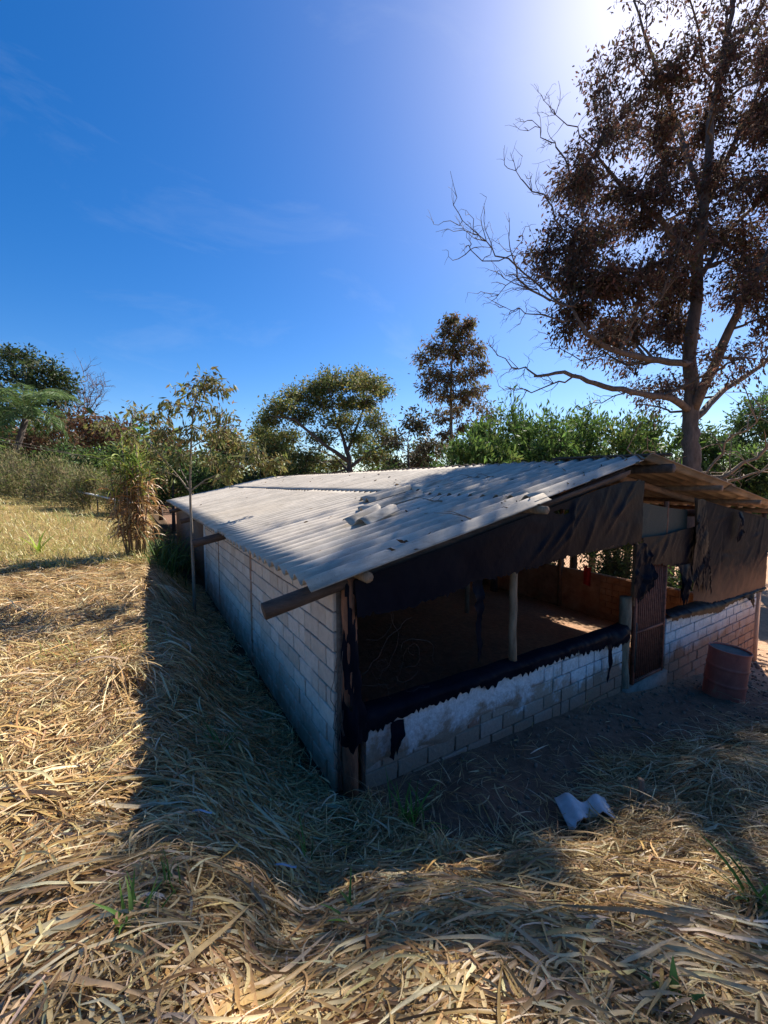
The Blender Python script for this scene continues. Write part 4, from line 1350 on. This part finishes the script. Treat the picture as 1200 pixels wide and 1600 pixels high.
outline = [(1000, 20), (1060, -20), (1120, 0), (1190, -10), (955, 110), (1010, 120), (1070, 90), (1130, 100), (1190, 90), (930, 190), (985, 210), (1040, 190), (1100, 190), (1160, 190), (1210, 170),
           (905, 290), (950, 300), (1005, 290), (1060, 280), (1120, 280), (1175, 280), (880, 370), (925, 370), (980, 365), (1035, 360), (1090, 365), (1150, 370),
           (885, 440), (930, 445), (985, 440), (1035, 435), (1080, 430), (900, 490), (950, 500), (1000, 500), (1045, 500), (940, 540), (990, 555), (1035, 560), (1000, 590), (1050, 595),
           (1130, 470), (1180, 440), (1215, 480), (1140, 560), (1190, 540), (1220, 400), (1240, 300), (1250, 200), (1250, 90), (1165, 600)]
for px, py in outline:
    sp = 1.0 if px < 1100 or py < 330 else 0.75
    sp *= (0.2 if py < 40 else 0.8) if py < 150 else (0.28 if py > 535 else 1.0)
    sp *= 0.5 if px < 1015 and py < 250 else 1.0
    for _ in range(2):
        cl.append(pc(px + r.normal(0, 14), py + r.normal(0, 14), D - 0.3, 40, 38, sp * 1.0, 2.6, r))
bare = []
for (s, e, rad, nb_) in (((860, 470), (735, 385), 0.035, 12), ((880, 480), (722, 350), 0.035, 13), ((870, 440), (765, 460), 0.03, 9), ((880, 360), (800, 265), 0.03, 10), ((905, 300), (830, 190), 0.03, 9),
                         ((840, 588), (760, 540), 0.03, 10), ((900, 585), (790, 600), 0.03, 10), ((890, 500), (790, 480), 0.03, 11), ((900, 480), (780, 420), 0.03, 9), ((935, 240), (850, 160), 0.025, 8),
                         ((960, 545), (850, 520), 0.025, 8), ((985, 612), (900, 640), 0.025, 6)):
    bare.append((at(*s, D - 2), at(*e, D - 2.4), rad, nb_))
BROWN = [(0.105, 0.062, 0.050), (0.085, 0.058, 0.044), (0.13, 0.074, 0.056), (0.095, 0.08, 0.045), (0.065, 0.046, 0.038), (0.15, 0.075, 0.052)]
tree('large_tree', 'large tree with dark brown hanging leaves and bare twigs behind the shed', 'tree', paths, cl, r, 0.145, 0.40, BROWN, BARK, None, 50, 21, 0.13, (0, 0, -0.9), 0.55, bare, 0.05, True, 0.011, 0.35, DULL)

# dead brush and a low grey bough at the tree's foot
r = np.random.default_rng(203)
a = Acc()
s0 = at(1095, 748, D)
for (e, rad) in (((1210, 680), 0.10), ((1215, 725), 0.06), ((1190, 640), 0.05), ((980, 700), 0.035), ((1010, 680), 0.03)):
    q = at(*e, D - 1.5)
    m_ = bez(s0 + r.normal(0, 0.3, 3) * (1, 1, 0), q, -0.06, 9, r, 0.04)
    a.tube(m_, np.linspace(rad, rad * 0.4, 9), 6, False)
    for _ in range(14):
        i = r.integers(2, 9); d = r.normal(0, 0.7, 3) + (0, 0, 0.2)
        a.tube(bez(m_[i], m_[i] + d, 0.1, 5, r, 0.08), np.linspace(0.02, 0.006, 5), 4, False)
tag(a.obj('fallen_boughs', TWIG, None, (s0[0], s0[1], gb), True), 'bare grey boughs leaning at the foot of the large tree', 'branch')

def shrub(px, top, d, w, label, r, cols, leaf=0.2, lw=0.32, ldir=(0, 0, 0.35), group=None, lpt=12, twigs=34, py0=745, upright=False, name='shrub', cat='shrub', dens=1.0, nclump=7, sig=0.2, lrand=0.7):
    b = at(px, py0, d)
    g_ = float(gz(b[0], b[1]))
    base = (b[0], b[1], g_ - 0.1)
    topp = at(px, top, d)
    H_ = topp[2] - g_
    W_ = w / FPX * d
    paths = [([base, (b[0], b[1], g_ + H_ * 0.35), tuple(np.array((b[0], b[1], g_ + H_ * 0.75)) + r.normal(0, 0.15, 3))], 0.02 * H_ + 0.02, 0.02)]
    cl = []
    for k in range(nclump):
        f = (k + 0.5) / nclump
        a_ = r.uniform(0, 6.3)
        zz = g_ + H_ * (0.30 + 0.60 * f)
        rad = W_ * 0.5 * math.sin(math.pi * (0.25 + 0.55 * f)) * r.uniform(0.2, 1.0)
        cr = W_ * r.uniform(0.15, 0.30)
        cl.append(((b[0] + rad * math.cos(a_), b[1] + rad * math.sin(a_), zz - cr * 0.2), cr, cr * (1.3 if upright else 0.85), dens))
    return tree(name, label, cat, paths, cl, r, leaf, lw, cols, BARK, group, twigs, lpt, sig, ldir, lrand, (), 0.03, True, 0.007)

r = np.random.default_rng(303)
GY = [(0.15, 0.2, 0.045), (0.19, 0.23, 0.06), (0.10, 0.15, 0.035)]
GL = [(0.08, 0.14, 0.035), (0.11, 0.19, 0.04), (0.06, 0.11, 0.03), (0.16, 0.24, 0.06)]
GD = [(0.05, 0.085, 0.03), (0.07, 0.115, 0.038), (0.04, 0.068, 0.025)]
hedge = 'glossy green shrubs behind the ridge'
for px, top, d, w, lab in ((752, 640, 17, 90, 'first glossy green shrub behind the ridge, left end of the row'), (800, 616, 18, 80, 'upright glossy green shrub second in the row behind the ridge'),
                           (852, 630, 17, 80, 'glossy green shrub third in the row behind the ridge'), (900, 618, 18, 90, 'glossy green shrub fourth in the row behind the ridge'),
                           (955, 645, 16.5, 90, 'low glossy shrub below the bare twigs of the large tree'), (1010, 630, 18, 100, 'glossy shrub left of the large trunk'),
                           (1055, 650, 19, 80, 'darker shrub just left of the large trunk'), (728, 665, 15.5, 70, 'small yellow green shrub at the left foot of the row behind the ridge'), (775, 660, 15.5, 80, 'low bright shrub in front of the upright one behind the ridge'), (830, 640, 20, 90, 'shrub set back in the gap of the row behind the ridge'), (880, 655, 15.5, 90, 'low bright shrub in front of the row behind the middle of the ridge'), (930, 632, 21, 100, 'shrub set back under the bare twigs'), (985, 640, 20, 90, 'shrub set back left of the large trunk')):
    shrub(px, top, d, w * 1.35, lab, r, (GL + GY if px % 2 else GL) if px < 1000 else GD + GL, 0.22, 0.32, (0, 0, 0.55), hedge, 15, 30, 745, True, dens=1.0, nclump=16, sig=0.12)
for px, top, d, w, lab in ((1125, 640, 17.5, 110, 'dark green bush right of the large trunk'), (1180, 590, 20, 120, 'tall dark green bush at the right edge'), (1240, 560, 21, 130, 'dense green bush beyond the right edge'), (1170, 680, 16, 90, 'low green bush at the right edge by the roof')):
    shrub(px, top, d, w, lab, r, GD + GL, 0.19, 0.36, (0, 0, 0.1), 'bushes right of the large tree', 20, 44, 745, nclump=14)

for x, y, h, w, lab in ((13.4, 2.0, 2.0, 2.4, 'low bush outside the right opening, nearest the gate'), (14.0, 5.0, 2.2, 2.6, 'low bush outside the right opening behind the red cloth'), (13.6, 8.4, 2.1, 2.8, 'low bush outside the right opening further back'), (14.2, 12.5, 2.2, 3.2, 'low bush outside the right opening, farthest back')):
    g_ = float(gz(x, y)); cl = []
    for k in range(9):
        a_ = r.uniform(0, 6.3); q_ = r.uniform(0.1, 0.75) * w / 2
        cl.append(((x + q_ * math.cos(a_), y + q_ * math.sin(a_), g_ + h * r.uniform(0.25, 0.75)), w * 0.26, h * 0.24, 1.0))
    tree('bush', lab, 'bush', [([(x, y, g_ - 0.1), (x, y, g_ + h * 0.4), (x + 0.1, y, g_ + h * 0.7)], 0.06, 0.02)], cl, r, 0.16, 0.36, GL + GD, BARK, 'low bushes outside the right opening', 26, 14, 0.2, (0, 0, 0.2), 0.8, (), 0.03, True, 0.006)

# tall slim tree with rusty top
r = np.random.default_rng(404)
D2 = 24
b = at(706, 760, D2); g2 = float(gz(b[0], b[1]))
cl = [pc(px, py, D2, rx, ry, w, 0.8, r) for px, py, rx, ry, w in ((700, 515, 26, 22, 0.9), (725, 520, 24, 22, 0.8), (680, 545, 24, 24, 0.9), (712, 550, 30, 26, 1.2), (742, 548, 22, 24, 0.8), (670, 580, 20, 22, 0.7), (700, 585, 28, 22, 1), (735, 585, 24, 24, 1), (690, 615, 26, 18, 0.8), (725, 615, 24, 18, 0.8), (665, 605, 16, 16, 0.5), (748, 610, 18, 20, 0.6), (715, 640, 22, 16, 0.6), (690, 650, 20, 16, 0.5), (725, 665, 20, 16, 0.5), (695, 680, 22, 16, 0.5), (718, 700, 24, 14, 0.5), (655, 560, 12, 14, 0.4), (760, 570, 12, 16, 0.4), (706, 498, 12, 8, 0.5), (735, 505, 10, 8, 0.4))]
RUSTY = [(0.18, 0.115, 0.07), (0.15, 0.13, 0.065), (0.22, 0.115, 0.07), (0.14, 0.14, 0.065), (0.18, 0.16, 0.075)]
tree('slender_tree', 'tall slender tree with rusty brown hanging leaves behind the ridge', 'tree',
     [([(b[0], b[1], g2 - 0.2), at(705, 740, D2), at(704, 640, D2), at(706, 570, D2), at(710, 510, D2)], 0.15, 0.03)], cl, r, 0.22, 0.34, RUSTY, BARK_PALE, None, 48, 17, 0.11, (0, 0, -0.8), 0.6, (), 0.04, True, 0.012, 0.3, DULL)

# feathery spreading tree at the far end of the roof
r = np.random.default_rng(505)
D3 = 27
b = at(545, 765, D3); g3 = float(gz(b[0], b[1]))
cl = []
for px, py, rx, ry, w in ((520, 590, 26, 11, 1), (545, 600, 26, 11, 1), (575, 595, 30, 12, 1), (595, 610, 20, 12, 0.7), (490, 605, 22, 12, 1), (465, 615, 26, 12, 1), (440, 635, 24, 13, 1), (418, 655, 20, 14, 0.9), (405, 672, 14, 12, 0.6), (500, 630, 30, 14, 1.1), (540, 630, 30, 14, 1.1), (575, 630, 24, 14, 0.9), (470, 650, 28, 14, 1.0), (530, 660, 34, 14, 1.0), (585, 655, 24, 14, 0.8), (445, 680, 26, 14, 0.9), (500, 685, 26, 14, 0.7), (560, 685, 26, 12, 0.7), (425, 705, 22, 14, 0.8), (600, 680, 20, 12, 0.6), (415, 690, 24, 14, 1), (470, 715, 34, 14, 1), (430, 735, 30, 12, 1), (395, 715, 20, 14, 0.8), (590, 715, 30, 14, 0.8), (520, 725, 30, 12, 0.7), (510, 600, 14, 8, 0.5), (560, 588, 16, 8, 0.6)):
    cl.append(pc(px, py, D3, rx, ry, w, 2.0, r))
paths = [([(b[0], b[1], g3 - 0.2), at(548, 745, D3), at(545, 715, D3), at(535, 680, D3), at(520, 640, D3)], 0.26, 0.06),
         ([at(546, 722, D3), at(500, 690, D3 - 1), at(460, 655, D3 - 1.5), at(425, 650, D3 - 2)], 0.15, 0.04),
         ([at(547, 730, D3), at(580, 705, D3), at(610, 690, D3), at(635, 675, D3)], 0.13, 0.03),
         ([at(543, 705, D3), at(560, 660, D3 + 1), at(575, 620, D3 + 1)], 0.12, 0.03),
         ([at(548, 740, D3), at(525, 715, D3 + 1), at(490, 700, D3 + 1.5)], 0.12, 0.03)]
FEA = [(0.12, 0.16, 0.045), (0.16, 0.19, 0.055), (0.09, 0.125, 0.04), (0.22, 0.21, 0.06), (0.25, 0.2, 0.06)]
tree('spreading_tree', 'spreading feathery green tree at the far end of the roof', 'tree', paths, cl, r, 0.20, 0.42, FEA, BARK, None, 60, 24, 0.28, (0, 0, -0.25), 0.8, (), 0.05, True, 0.014)

r = np.random.default_rng(606)
shrub(640, 618, 25, 70, 'dark dense tree between the feathery tree and the slender one', r, [(0.05, 0.05, 0.025), (0.06, 0.045, 0.03), (0.04, 0.045, 0.022)], 0.26, 0.4, (0, 0, -0.5), None, 12, 34, 750, False, 'dark_tree', 'tree', 1.0, 10, 0.3)
shrub(760, 590, 27, 60, 'brownish tree just right of the slender tree', r, RUSTY, 0.26, 0.36, (0, 0, -0.6), None, 11, 30, 750, False, 'brown_tree', 'tree', 0.9, 9, 0.3)
for px, top, d, w, cols, lab in ((430, 655, 31, 90, GY + GD, 'olive tree filling behind the feathery tree on its left'), (585, 660, 31, 100, GY + GL, 'olive bush filling behind the feathery tree on its right'), (520, 690, 32, 120, GD + GY, 'dark olive bush seen under the feathery crown'), (665, 665, 28, 80, GD + RUSTY, 'dark bush left of the slender trunk')):
    shrub(px, top, d, w, lab, r, cols, 0.26, 0.4, (0, 0, -0.1), 'fill of trees behind the feathery tree', 14, 34, 755, False, 'leafy_tree', 'tree', 1.0, 12, 0.28)
shrub(610, 705, 21, 70, 'low green bush right of the feathery tree', r, GY, 0.16, 0.4, (0, 0, 0.1), None, 12, 26, 750, nclump=6)
shrub(690, 700, 20, 80, 'low green bush under the slender tree', r, GL, 0.16, 0.4, (0, 0, 0.1), None, 12, 26, 750, nclump=6)
shrub(480, 700, 27, 90, 'dark low bush left of the feathery trunk', r, GD, 0.2, 0.4, (0, 0, 0), None, 12, 30, 755, nclump=7)
shrub(405, 690, 26, 70, 'dark bush at the far roof corner', r, GD, 0.2, 0.4, (0, 0, 0), None, 12, 30, 760, nclump=7)

# left: big dark tree, bare tree, palm, red shrub, bushes
r = np.random.default_rng(707)
D4 = 44
b = at(40, 750, D4); g4 = float(gz(b[0], b[1]))
cl = [pc(px, py, D4, rx, ry, w, 2.5, r) for px, py, rx, ry, w in ((0, 555, 34, 16, 1), (35, 558, 30, 16, 1), (-30, 570, 30, 20, 1), (65, 575, 26, 18, 1), (90, 590, 24, 18, 1), (20, 585, 36, 18, 1.2), (105, 612, 18, 16, 0.8), (60, 605, 34, 18, 1.2), (-20, 610, 34, 20, 1), (85, 630, 26, 14, 0.9), (40, 635, 30, 16, 1), (0, 645, 30, 16, 0.8), (95, 655, 20, 14, 0.7))]
tree('broad_tree', 'large dense dark green tree at the far left', 'tree', [([(b[0], b[1], g4 - 0.2), at(40, 700, D4), at(42, 640, D4), at(40, 590, D4)], 0.4, 0.1),
     ([at(41, 660, D4), at(70, 620, D4), at(90, 595, D4)], 0.2, 0.05), ([at(41, 650, D4), at(10, 610, D4), at(-20, 580, D4)], 0.2, 0.05)],
     cl, r, 0.36, 0.45, [(0.045, 0.07, 0.024), (0.06, 0.09, 0.028), (0.035, 0.055, 0.02), (0.085, 0.11, 0.032)], BARK, None, 44, 18, 0.42, (0, 0, 0), 0.9, (), 0.06, True, 0.02)
D5 = 46
b = at(128, 750, D5); g5 = float(gz(b[0], b[1]))
tree('bare_tree', 'leafless purplish tree beside the broad dark tree', 'tree', [([(b[0], b[1], g5), at(128, 690, D5), at(130, 645, D5)], 0.25, 0.10)], [], r, 0.2, 0.4, BROWN, bark_mat('purple_bark', (0.12, 0.08, 0.08), (0.22, 0.16, 0.15)), None, 0, 0, 0.2, (0, 0, 0), 0.5,
     [(at(129, 660, D5), at(x, y, D5 + k), 0.07, 16) for x, y, k in ((110, 588, 0), (130, 580, 1), (150, 592, -1), (165, 605, 0), (120, 610, 2), (145, 600, -2), (160, 625, 1))])
REDS = [(0.14, 0.065, 0.035), (0.17, 0.075, 0.04), (0.11, 0.06, 0.03), (0.10, 0.08, 0.035)]
for px, top, d, w, cols, lab in ((110, 634, 34, 110, REDS, 'reddish brown leafy tree left of the cane clump'), (165, 640, 30, 100, REDS, 'rusty leafed tree just behind the cane clump'),
                                 (370, 655, 30, 100, REDS + GY, 'red tinged tree behind the slim young tree'), (330, 660, 32, 100, REDS + GL, 'mixed red and green tree behind the young tree'),
                                 (250, 655, 34, 110, GD + REDS, 'dark bushy tree behind the cane clump on its right')):
    shrub(px, top, d, w, lab, r, cols, 0.30, 0.42, (0, 0, -0.3), 'reddish trees beyond the field', 14, 36, 762, False, 'leafy_tree', 'tree', 1.0, 11, 0.34)
for px, top, d, w, lab in ((90, 690, 30, 90, 'dark green bush beside the palm'), (150, 700, 26, 90, 'dark glossy bush at the end of the field'), (210, 690, 27, 80, 'dark bush behind the cane clump'),
                           (270, 690, 26, 80, 'dark bush behind the young tree trunk'), (330, 700, 25, 80, 'dark bush over the far roof corner'), (30, 700, 33, 90, 'dark bush left of the palm')):
    shrub(px, top, d, w, lab, r, GD + GL, 0.22, 0.4, (0, 0, 0.1), 'dark bushes at the end of the field', 14, 34, 775, nclump=9, sig=0.25)
for px, top, d, w, lab in ((40, 715, 24, 90, 'dry grey green weeds at the field edge, left'), (95, 720, 22, 90, 'dry grey green weeds at the field edge, middle'), (140, 735, 20, 80, 'dry weeds by the white rail'), (-10, 700, 26, 100, 'dry weeds at the left edge'), (195, 745, 19, 60, 'dry weeds behind the cane clump')):
    shrub(px, top, d, w, lab, r, [(0.26, 0.22, 0.10), (0.18, 0.21, 0.07), (0.32, 0.26, 0.14), (0.13, 0.16, 0.05)], 0.20, 0.16, (0, 0, 0.7), 'dry weeds along the field edge', 12, 44, 790, True, 'weed_patch', 'weeds', 1.0, 10, 0.22)

def palm():
    r = np.random.default_rng(808)
    d = 30
    b = at(12, 760, d); g_ = float(gz(b[0], b[1]))
    root = empty('palm_tree', (b[0], b[1], g_), 'palm tree with drooping green fronds at the left edge', 'palm tree')
    top = at(40, 655, d)
    a = Acc()
    a.tube([(b[0], b[1], g_ - 0.2), tuple(at(20, 720, d)), tuple(top)], [0.24, 0.2, 0.2], 9, True, None, 0.08)
    a.obj('trunk', BARK, root, (b[0], b[1], g_), True)
    for k in range(26):
        an = k * 2.4 + r.uniform(-0.2, 0.2)
        up = k % 2 == 0
        el = r.uniform(1.05, 1.5) if up else r.uniform(0.3, 1.1)
        L = r.uniform(3.6, 4.8) if up else r.uniform(2.8, 3.8)
        n = 16
        t = np.linspace(0, 1, n)
        el_t = el - t ** 1.4 * (r.uniform(1.5, 2.3) if up else r.uniform(1.9, 2.5))
        st = L / n
        dx = np.cumsum(np.cos(el_t) * st); dz = np.cumsum(np.sin(el_t) * st)
        P = np.stack([top[0] + dx * math.cos(an), top[1] + dx * math.sin(an), top[2] + dz], 1)
        f = Acc()
        f.tube(P, np.linspace(0.03, 0.008, n), 4, False, (0.2, 0.2, 0.08))
        side = np.array((-math.sin(an), math.cos(an), 0))
        q = np.repeat(P[2:], 4, 0); m = len(q)
        q = q + np.tile(np.linspace(0, 0.75, 4)[:, None] * 1, (m // 4, 1)) * (np.repeat(np.gradient(P, axis=0)[2:], 4, 0))
        ln = 0.85 * np.sin(np.linspace(0.35, 2.9, m)) + 0.12
        tan = np.repeat(np.gradient(P, axis=0)[2:], 4, 0); tan /= np.linalg.norm(tan, axis=1)[:, None]
        for s in (-1, 1):
            dv = tan * 0.6 + side * s * 0.8 + (0, 0, -0.45) + r.normal(0, 0.12, (m, 3))
            V, F, C = leaf_cloud(q, dv, ln, 0.07, pick([(0.12, 0.19, 0.06), (0.16, 0.23, 0.08), (0.09, 0.15, 0.05)], m, r), r, 0.3, True)
            f.add(V, F, C)
        f.obj('frond', LEAF, root, tuple(top))
palm()

# cane clump with hanging dry leaves
def cane():
    r = np.random.default_rng(909)
    q = onp(212, 858, 2, 1.12); q[2] = float(gz(q[0], q[1]))
    root = empty('cane_clump', tuple(q), 'cane clump of hanging dry brown leaves with green tops', 'cane')
    st = Acc()
    tops = []
    for k in range(16):
        b = q + np.array((*r.normal(0, 0.16, 2), 0)); b[2] = float(gz(b[0], b[1])) - 0.05
        e = b + np.array((*r.normal(0, 0.14, 2), r.uniform(2.4, 3.4)))
        m_ = (b + e) / 2 + r.normal(0, 0.05, 3)
        st.tube([b, m_, e], [0.022, 0.019, 0.014], 6, True)
        tops.append((b, m_, e))
    st.obj('stalk', TWIG, root, tuple(q), True)
    def leaves(n, zlo, zhi, cols, L, W, pit, bend, nm):
        P, = [np.zeros((n, 3))]
        for i in range(n):
            b, m_, e = tops[r.integers(0, len(tops))]
            t = r.uniform(zlo, zhi)
            P[i] = (b + (e - b) * t) + r.normal(0, 0.05, 3)
        V, F, C = ribbons(P, r.uniform(0, 6.3, n), r.uniform(*pit, n), r.uniform(*L, n), r.uniform(*W, n), r.uniform(*bend, n), 8, pick(cols, n, r), r.normal(0, 0.7, n), r.normal(0, 0.5, n), 'leaf', False, None, 0.3)
        lo = gz(V[:, 0], V[:, 1]) + 0.01
        V[:, 2] = np.maximum(V[:, 2], lo)
        obj(nm, V, F, STRAW if nm == 'dry_leaves' else LEAF, root, tuple(q), False, C)
    leaves(700, 0.18, 0.75, [(0.34, 0.17, 0.06), (0.44, 0.25, 0.09), (0.26, 0.12, 0.045), (0.5, 0.34, 0.15)], (0.4, 0.85), (0.02, 0.045), (0.2, 1.0), (2.0, 2.9), 'dry_leaves')
    leaves(220, 0.6, 1.0, [(0.20, 0.26, 0.05), (0.30, 0.32, 0.07), (0.12, 0.18, 0.04)], (0.5, 1.1), (0.025, 0.05), (0.7, 1.4), (0.8, 2.2), 'green_leaves')
cane()

# reeds between the cane clump and the wall
def reeds(px, py, n, L, label, seed, d):
    r = np.random.default_rng(seed)
    q = at(px, py, d); q[2] = float(gz(q[0], q[1]))
    x = q[0] + r.normal(0, 0.22, n); y = q[1] + r.normal(0, 0.6, n)
    x = np.minimum(x, XL - 0.05)
    P = np.stack([x, y, gz(x, y)], 1)
    V, F, C = ribbons(P, r.uniform(0, 6.3, n), r.uniform(0.9, 1.5, n), r.uniform(*L, n), r.uniform(0.02, 0.04, n), r.uniform(0.5, 1.9, n), 8,
                      pick([(0.05, 0.10, 0.025), (0.08, 0.14, 0.03), (0.12, 0.17, 0.05)], n, r), r.normal(0, 0.4, n), r.normal(0, 0.4, n), 'leaf', True, None, 0.35)
    k = (V[:, 0] > XL - 0.03) & (V[:, 2] < 2.0)
    V[k, 0] = XL - 0.03
    tag(obj('reed_tuft', V, F, LEAF, None, tuple(q), False, C), label, 'reeds')
reeds(262, 880, 130, (0.8, 1.7), 'tall dark green reeds between the cane clump and the wall', 31, 11.2)
reeds(285, 850, 90, (0.8, 1.9), 'green reeds under the far eave', 32, 14.0)

# young slim tree beside the wall
r = np.random.default_rng(111)
D6 = 8.6
q = at(303, 905, D6); g6 = float(gz(q[0], q[1]))
cl = [pc(px, py, D6, rx, ry, w, 0.5, r) for px, py, rx, ry, w in ((322, 590, 20, 12, 0.8), (345, 602, 14, 14, 0.6), (300, 610, 26, 12, 0.8), (275, 632, 22, 14, 0.8), (320, 635, 26, 14, 0.8), (350, 645, 18, 12, 0.6), (240, 650, 22, 10, 0.7), (210, 640, 14, 8, 0.4), (255, 675, 26, 14, 0.8), (300, 672, 30, 14, 0.8), (345, 680, 26, 14, 0.8), (375, 690, 24, 14, 0.9), (400, 712, 26, 12, 1.0), (430, 722, 22, 10, 0.9), (240, 705, 26, 14, 0.8), (205, 680, 22, 12, 0.6), (285, 710, 24, 14, 0.6), (330, 715, 28, 14, 0.8), (365, 728, 26, 12, 0.9), (255, 735, 20, 12, 0.5), (160, 662, 18, 8, 0.5), (345, 745, 18, 8, 0.4))]
paths = [([(q[0], q[1], g6 - 0.1), at(300, 850, D6), at(297, 765, D6), at(298, 700, D6), at(302, 640, D6), at(318, 590, D6)], 0.038, 0.010),
         ([at(297, 768, D6), at(275, 740, D6), at(245, 705, D6 - 0.3), at(205, 665, D6 - 0.4)], 0.018, 0.007),
         ([at(297, 768, D6), at(320, 750, D6 + 0.2), at(370, 728, D6 + 0.3), at(435, 718, D6 + 0.4)], 0.018, 0.007),
         ([at(297, 762, D6), at(283, 735, D6), at(270, 690, D6)], 0.014, 0.006),
         ([at(298, 700, D6), at(330, 680, D6), at(360, 665, D6)], 0.014, 0.006)]
YT = [(0.17, 0.18, 0.05), (0.13, 0.15, 0.045), (0.22, 0.21, 0.07), (0.12, 0.11, 0.04), (0.24, 0.17, 0.06)]
tree('young_tree', 'slim young tree with yellowish leaves beside the left wall', 'tree', paths, cl, r, 0.15, 0.30, YT, BARK_PALE, None, 20, 9, 0.10, (0, 0, -0.9), 0.55, (), 0.012, False, 0.004, 0.3)
# reddish leaf spray at its right end
r = np.random.default_rng(112)
cl = [pc(462, 718, 12, 10, 8, 1, 0.1, r), pc(452, 712, 12, 8, 8, 0.7, 0.1, r)]
b = at(455, 760, 12)

# fence rail and posts at the end of the field
def fence():
    p = at(122, 768, 19.5); q = at(215, 788, 17)
    root = empty('rail_fence', (p[0], p[1], float(gz(p[0], p[1]))), 'pale low rail fence on thin posts behind the cane clump', 'fence')
    a = Acc(); a.box((-0.5, -0.5, -0.5), (0.5, 0.5, 0.5))
    board('rail', p, q, 0.12, 0.05, WHITE, root)
    for t in (0.08, 0.35, 0.65, 0.92):
        c = p + (q - p) * t
        g_ = float(gz(c[0], c[1]))
        s = Acc(); s.tube([(c[0], c[1], g_ - 0.2), (c[0], c[1], c[2] - 0.02)], 0.03, 6); s.obj('post', WOOD_DARK, root, (c[0], c[1], g_))
fence()
# two wires sagging across the left
for k, (s, e, lab) in enumerate((((-60, 668), (190, 722), 'upper thin cable sagging across the left trees'), ((-60, 676), (130, 712), 'lower thin cable sagging across the left trees'))):
    p = at(*s, 20); q = at(*e, 24)
    a = Acc(); a.tube(bez(p, q, -0.02, 12), 0.012, 4, False)
    tag(a.obj('cable', WIRE, None, tuple(p)), lab, 'cable', 'cables at the left')

# distant wood closing the view
def far_wood():
    r = np.random.default_rng(121)
    n = 36000
    a = np.radians(r.uniform(-62, 62, n))
    d = r.uniform(48, 80, n)
    ang = HEAD - a
    x = CAM[0] + d * np.cos(ang); y = CAM[1] + d * np.sin(ang)
    g_ = gz(x, y, False)
    top = 7.5 + 1.6 * np.sin(a * 9) + 1.1 * np.sin(a * 23 + 1) + 0.7 * np.sin(a * 51 + 2)
    z = g_ + top * r.uniform(0, 1, n) ** 0.7 * (1 - 0.25 * r.uniform(0, 1, n))
    V, F, C = leaf_cloud(np.stack([x, y, z], 1), r.normal(0, 1, (n, 3)), r.uniform(0.6, 1.2, n), 0.5, pick(GD + GL, n, r), r, 0.2, True)
    tag(obj('distant_wood', V, F, LEAF, None, (0, 0, 0), False, C), 'low distant wood closing the horizon', 'wood', None, 'stuff')
far_wood()

# pebbles and clods on the trodden soil
def clods():
    r = np.random.default_rng(131)
    a = Acc()
    ico = bmesh.new(); bmesh.ops.create_icosphere(ico, subdivisions=1, radius=1)
    V0 = np.array([v.co for v in ico.verts]); F0 = np.array([[v.index for v in f.verts] for f in ico.faces]); ico.free()
    for k in range(1700):
        x, y = r.uniform(0.1, 12.5), r.uniform(-2.4, -0.08)
        if x > 11.3: y = r.uniform(-3, 6)
        s = r.uniform(0.006, 0.026) * (1.4 if x > 8 else 1)
        V = V0 * s * r.uniform(0.7, 1.3, 3) * r.uniform(0.8, 1.2, (len(V0), 1)) + (x, y, float(gz(x, y)) + s * 0.3)
        a.add(V, F0)
    tag(a.obj('soil_clods', CLODS, None, (0, 0, 0)), 'small clods and pebbles scattered on the trodden soil', 'pebbles', None, 'stuff')
clods()

# fallen leaves lodged on the roof
def roof_litter():
    r = np.random.default_rng(141)
    n = 900
    x = EAVE_X + 5.2 * r.uniform(0.02, 1, n) ** 0.6; y = -0.2 + 19 * r.uniform(0, 1, n) ** 1.7
    valley = np.round((y + 0.3) / PIT) * PIT - 0.3
    y = np.where(r.uniform(0, 1, n) < 0.75, valley + r.normal(0, 0.03, n), y)
    z = EAVE_Z + (x - EAVE_X) * SL + 0.02 + AMP * -np.cos(2 * math.pi * (y + 0.3) / PIT)
    z += np.where(x > EAVE_X + 2.85, 0.04, 0.0)
    D_ = r.normal(0, 1, (n, 3)); D_[:, 2] = D_[:, 0] * SL + r.normal(0, 0.15, n)
    V, F, C = leaf_cloud(np.stack([x, y, z], 1), D_, r.uniform(0.03, 0.11, n), 0.4, pick([(0.12, 0.07, 0.04), (0.2, 0.12, 0.06), (0.07, 0.05, 0.035)], n, r), r, 0.2, True)
    tag(obj('fallen_leaves', V, F, DULL, None, (0, 0, 0), False, C), 'dry fallen leaves scattered on the corrugated roof', 'leaves', None, 'stuff')
roof_litter()
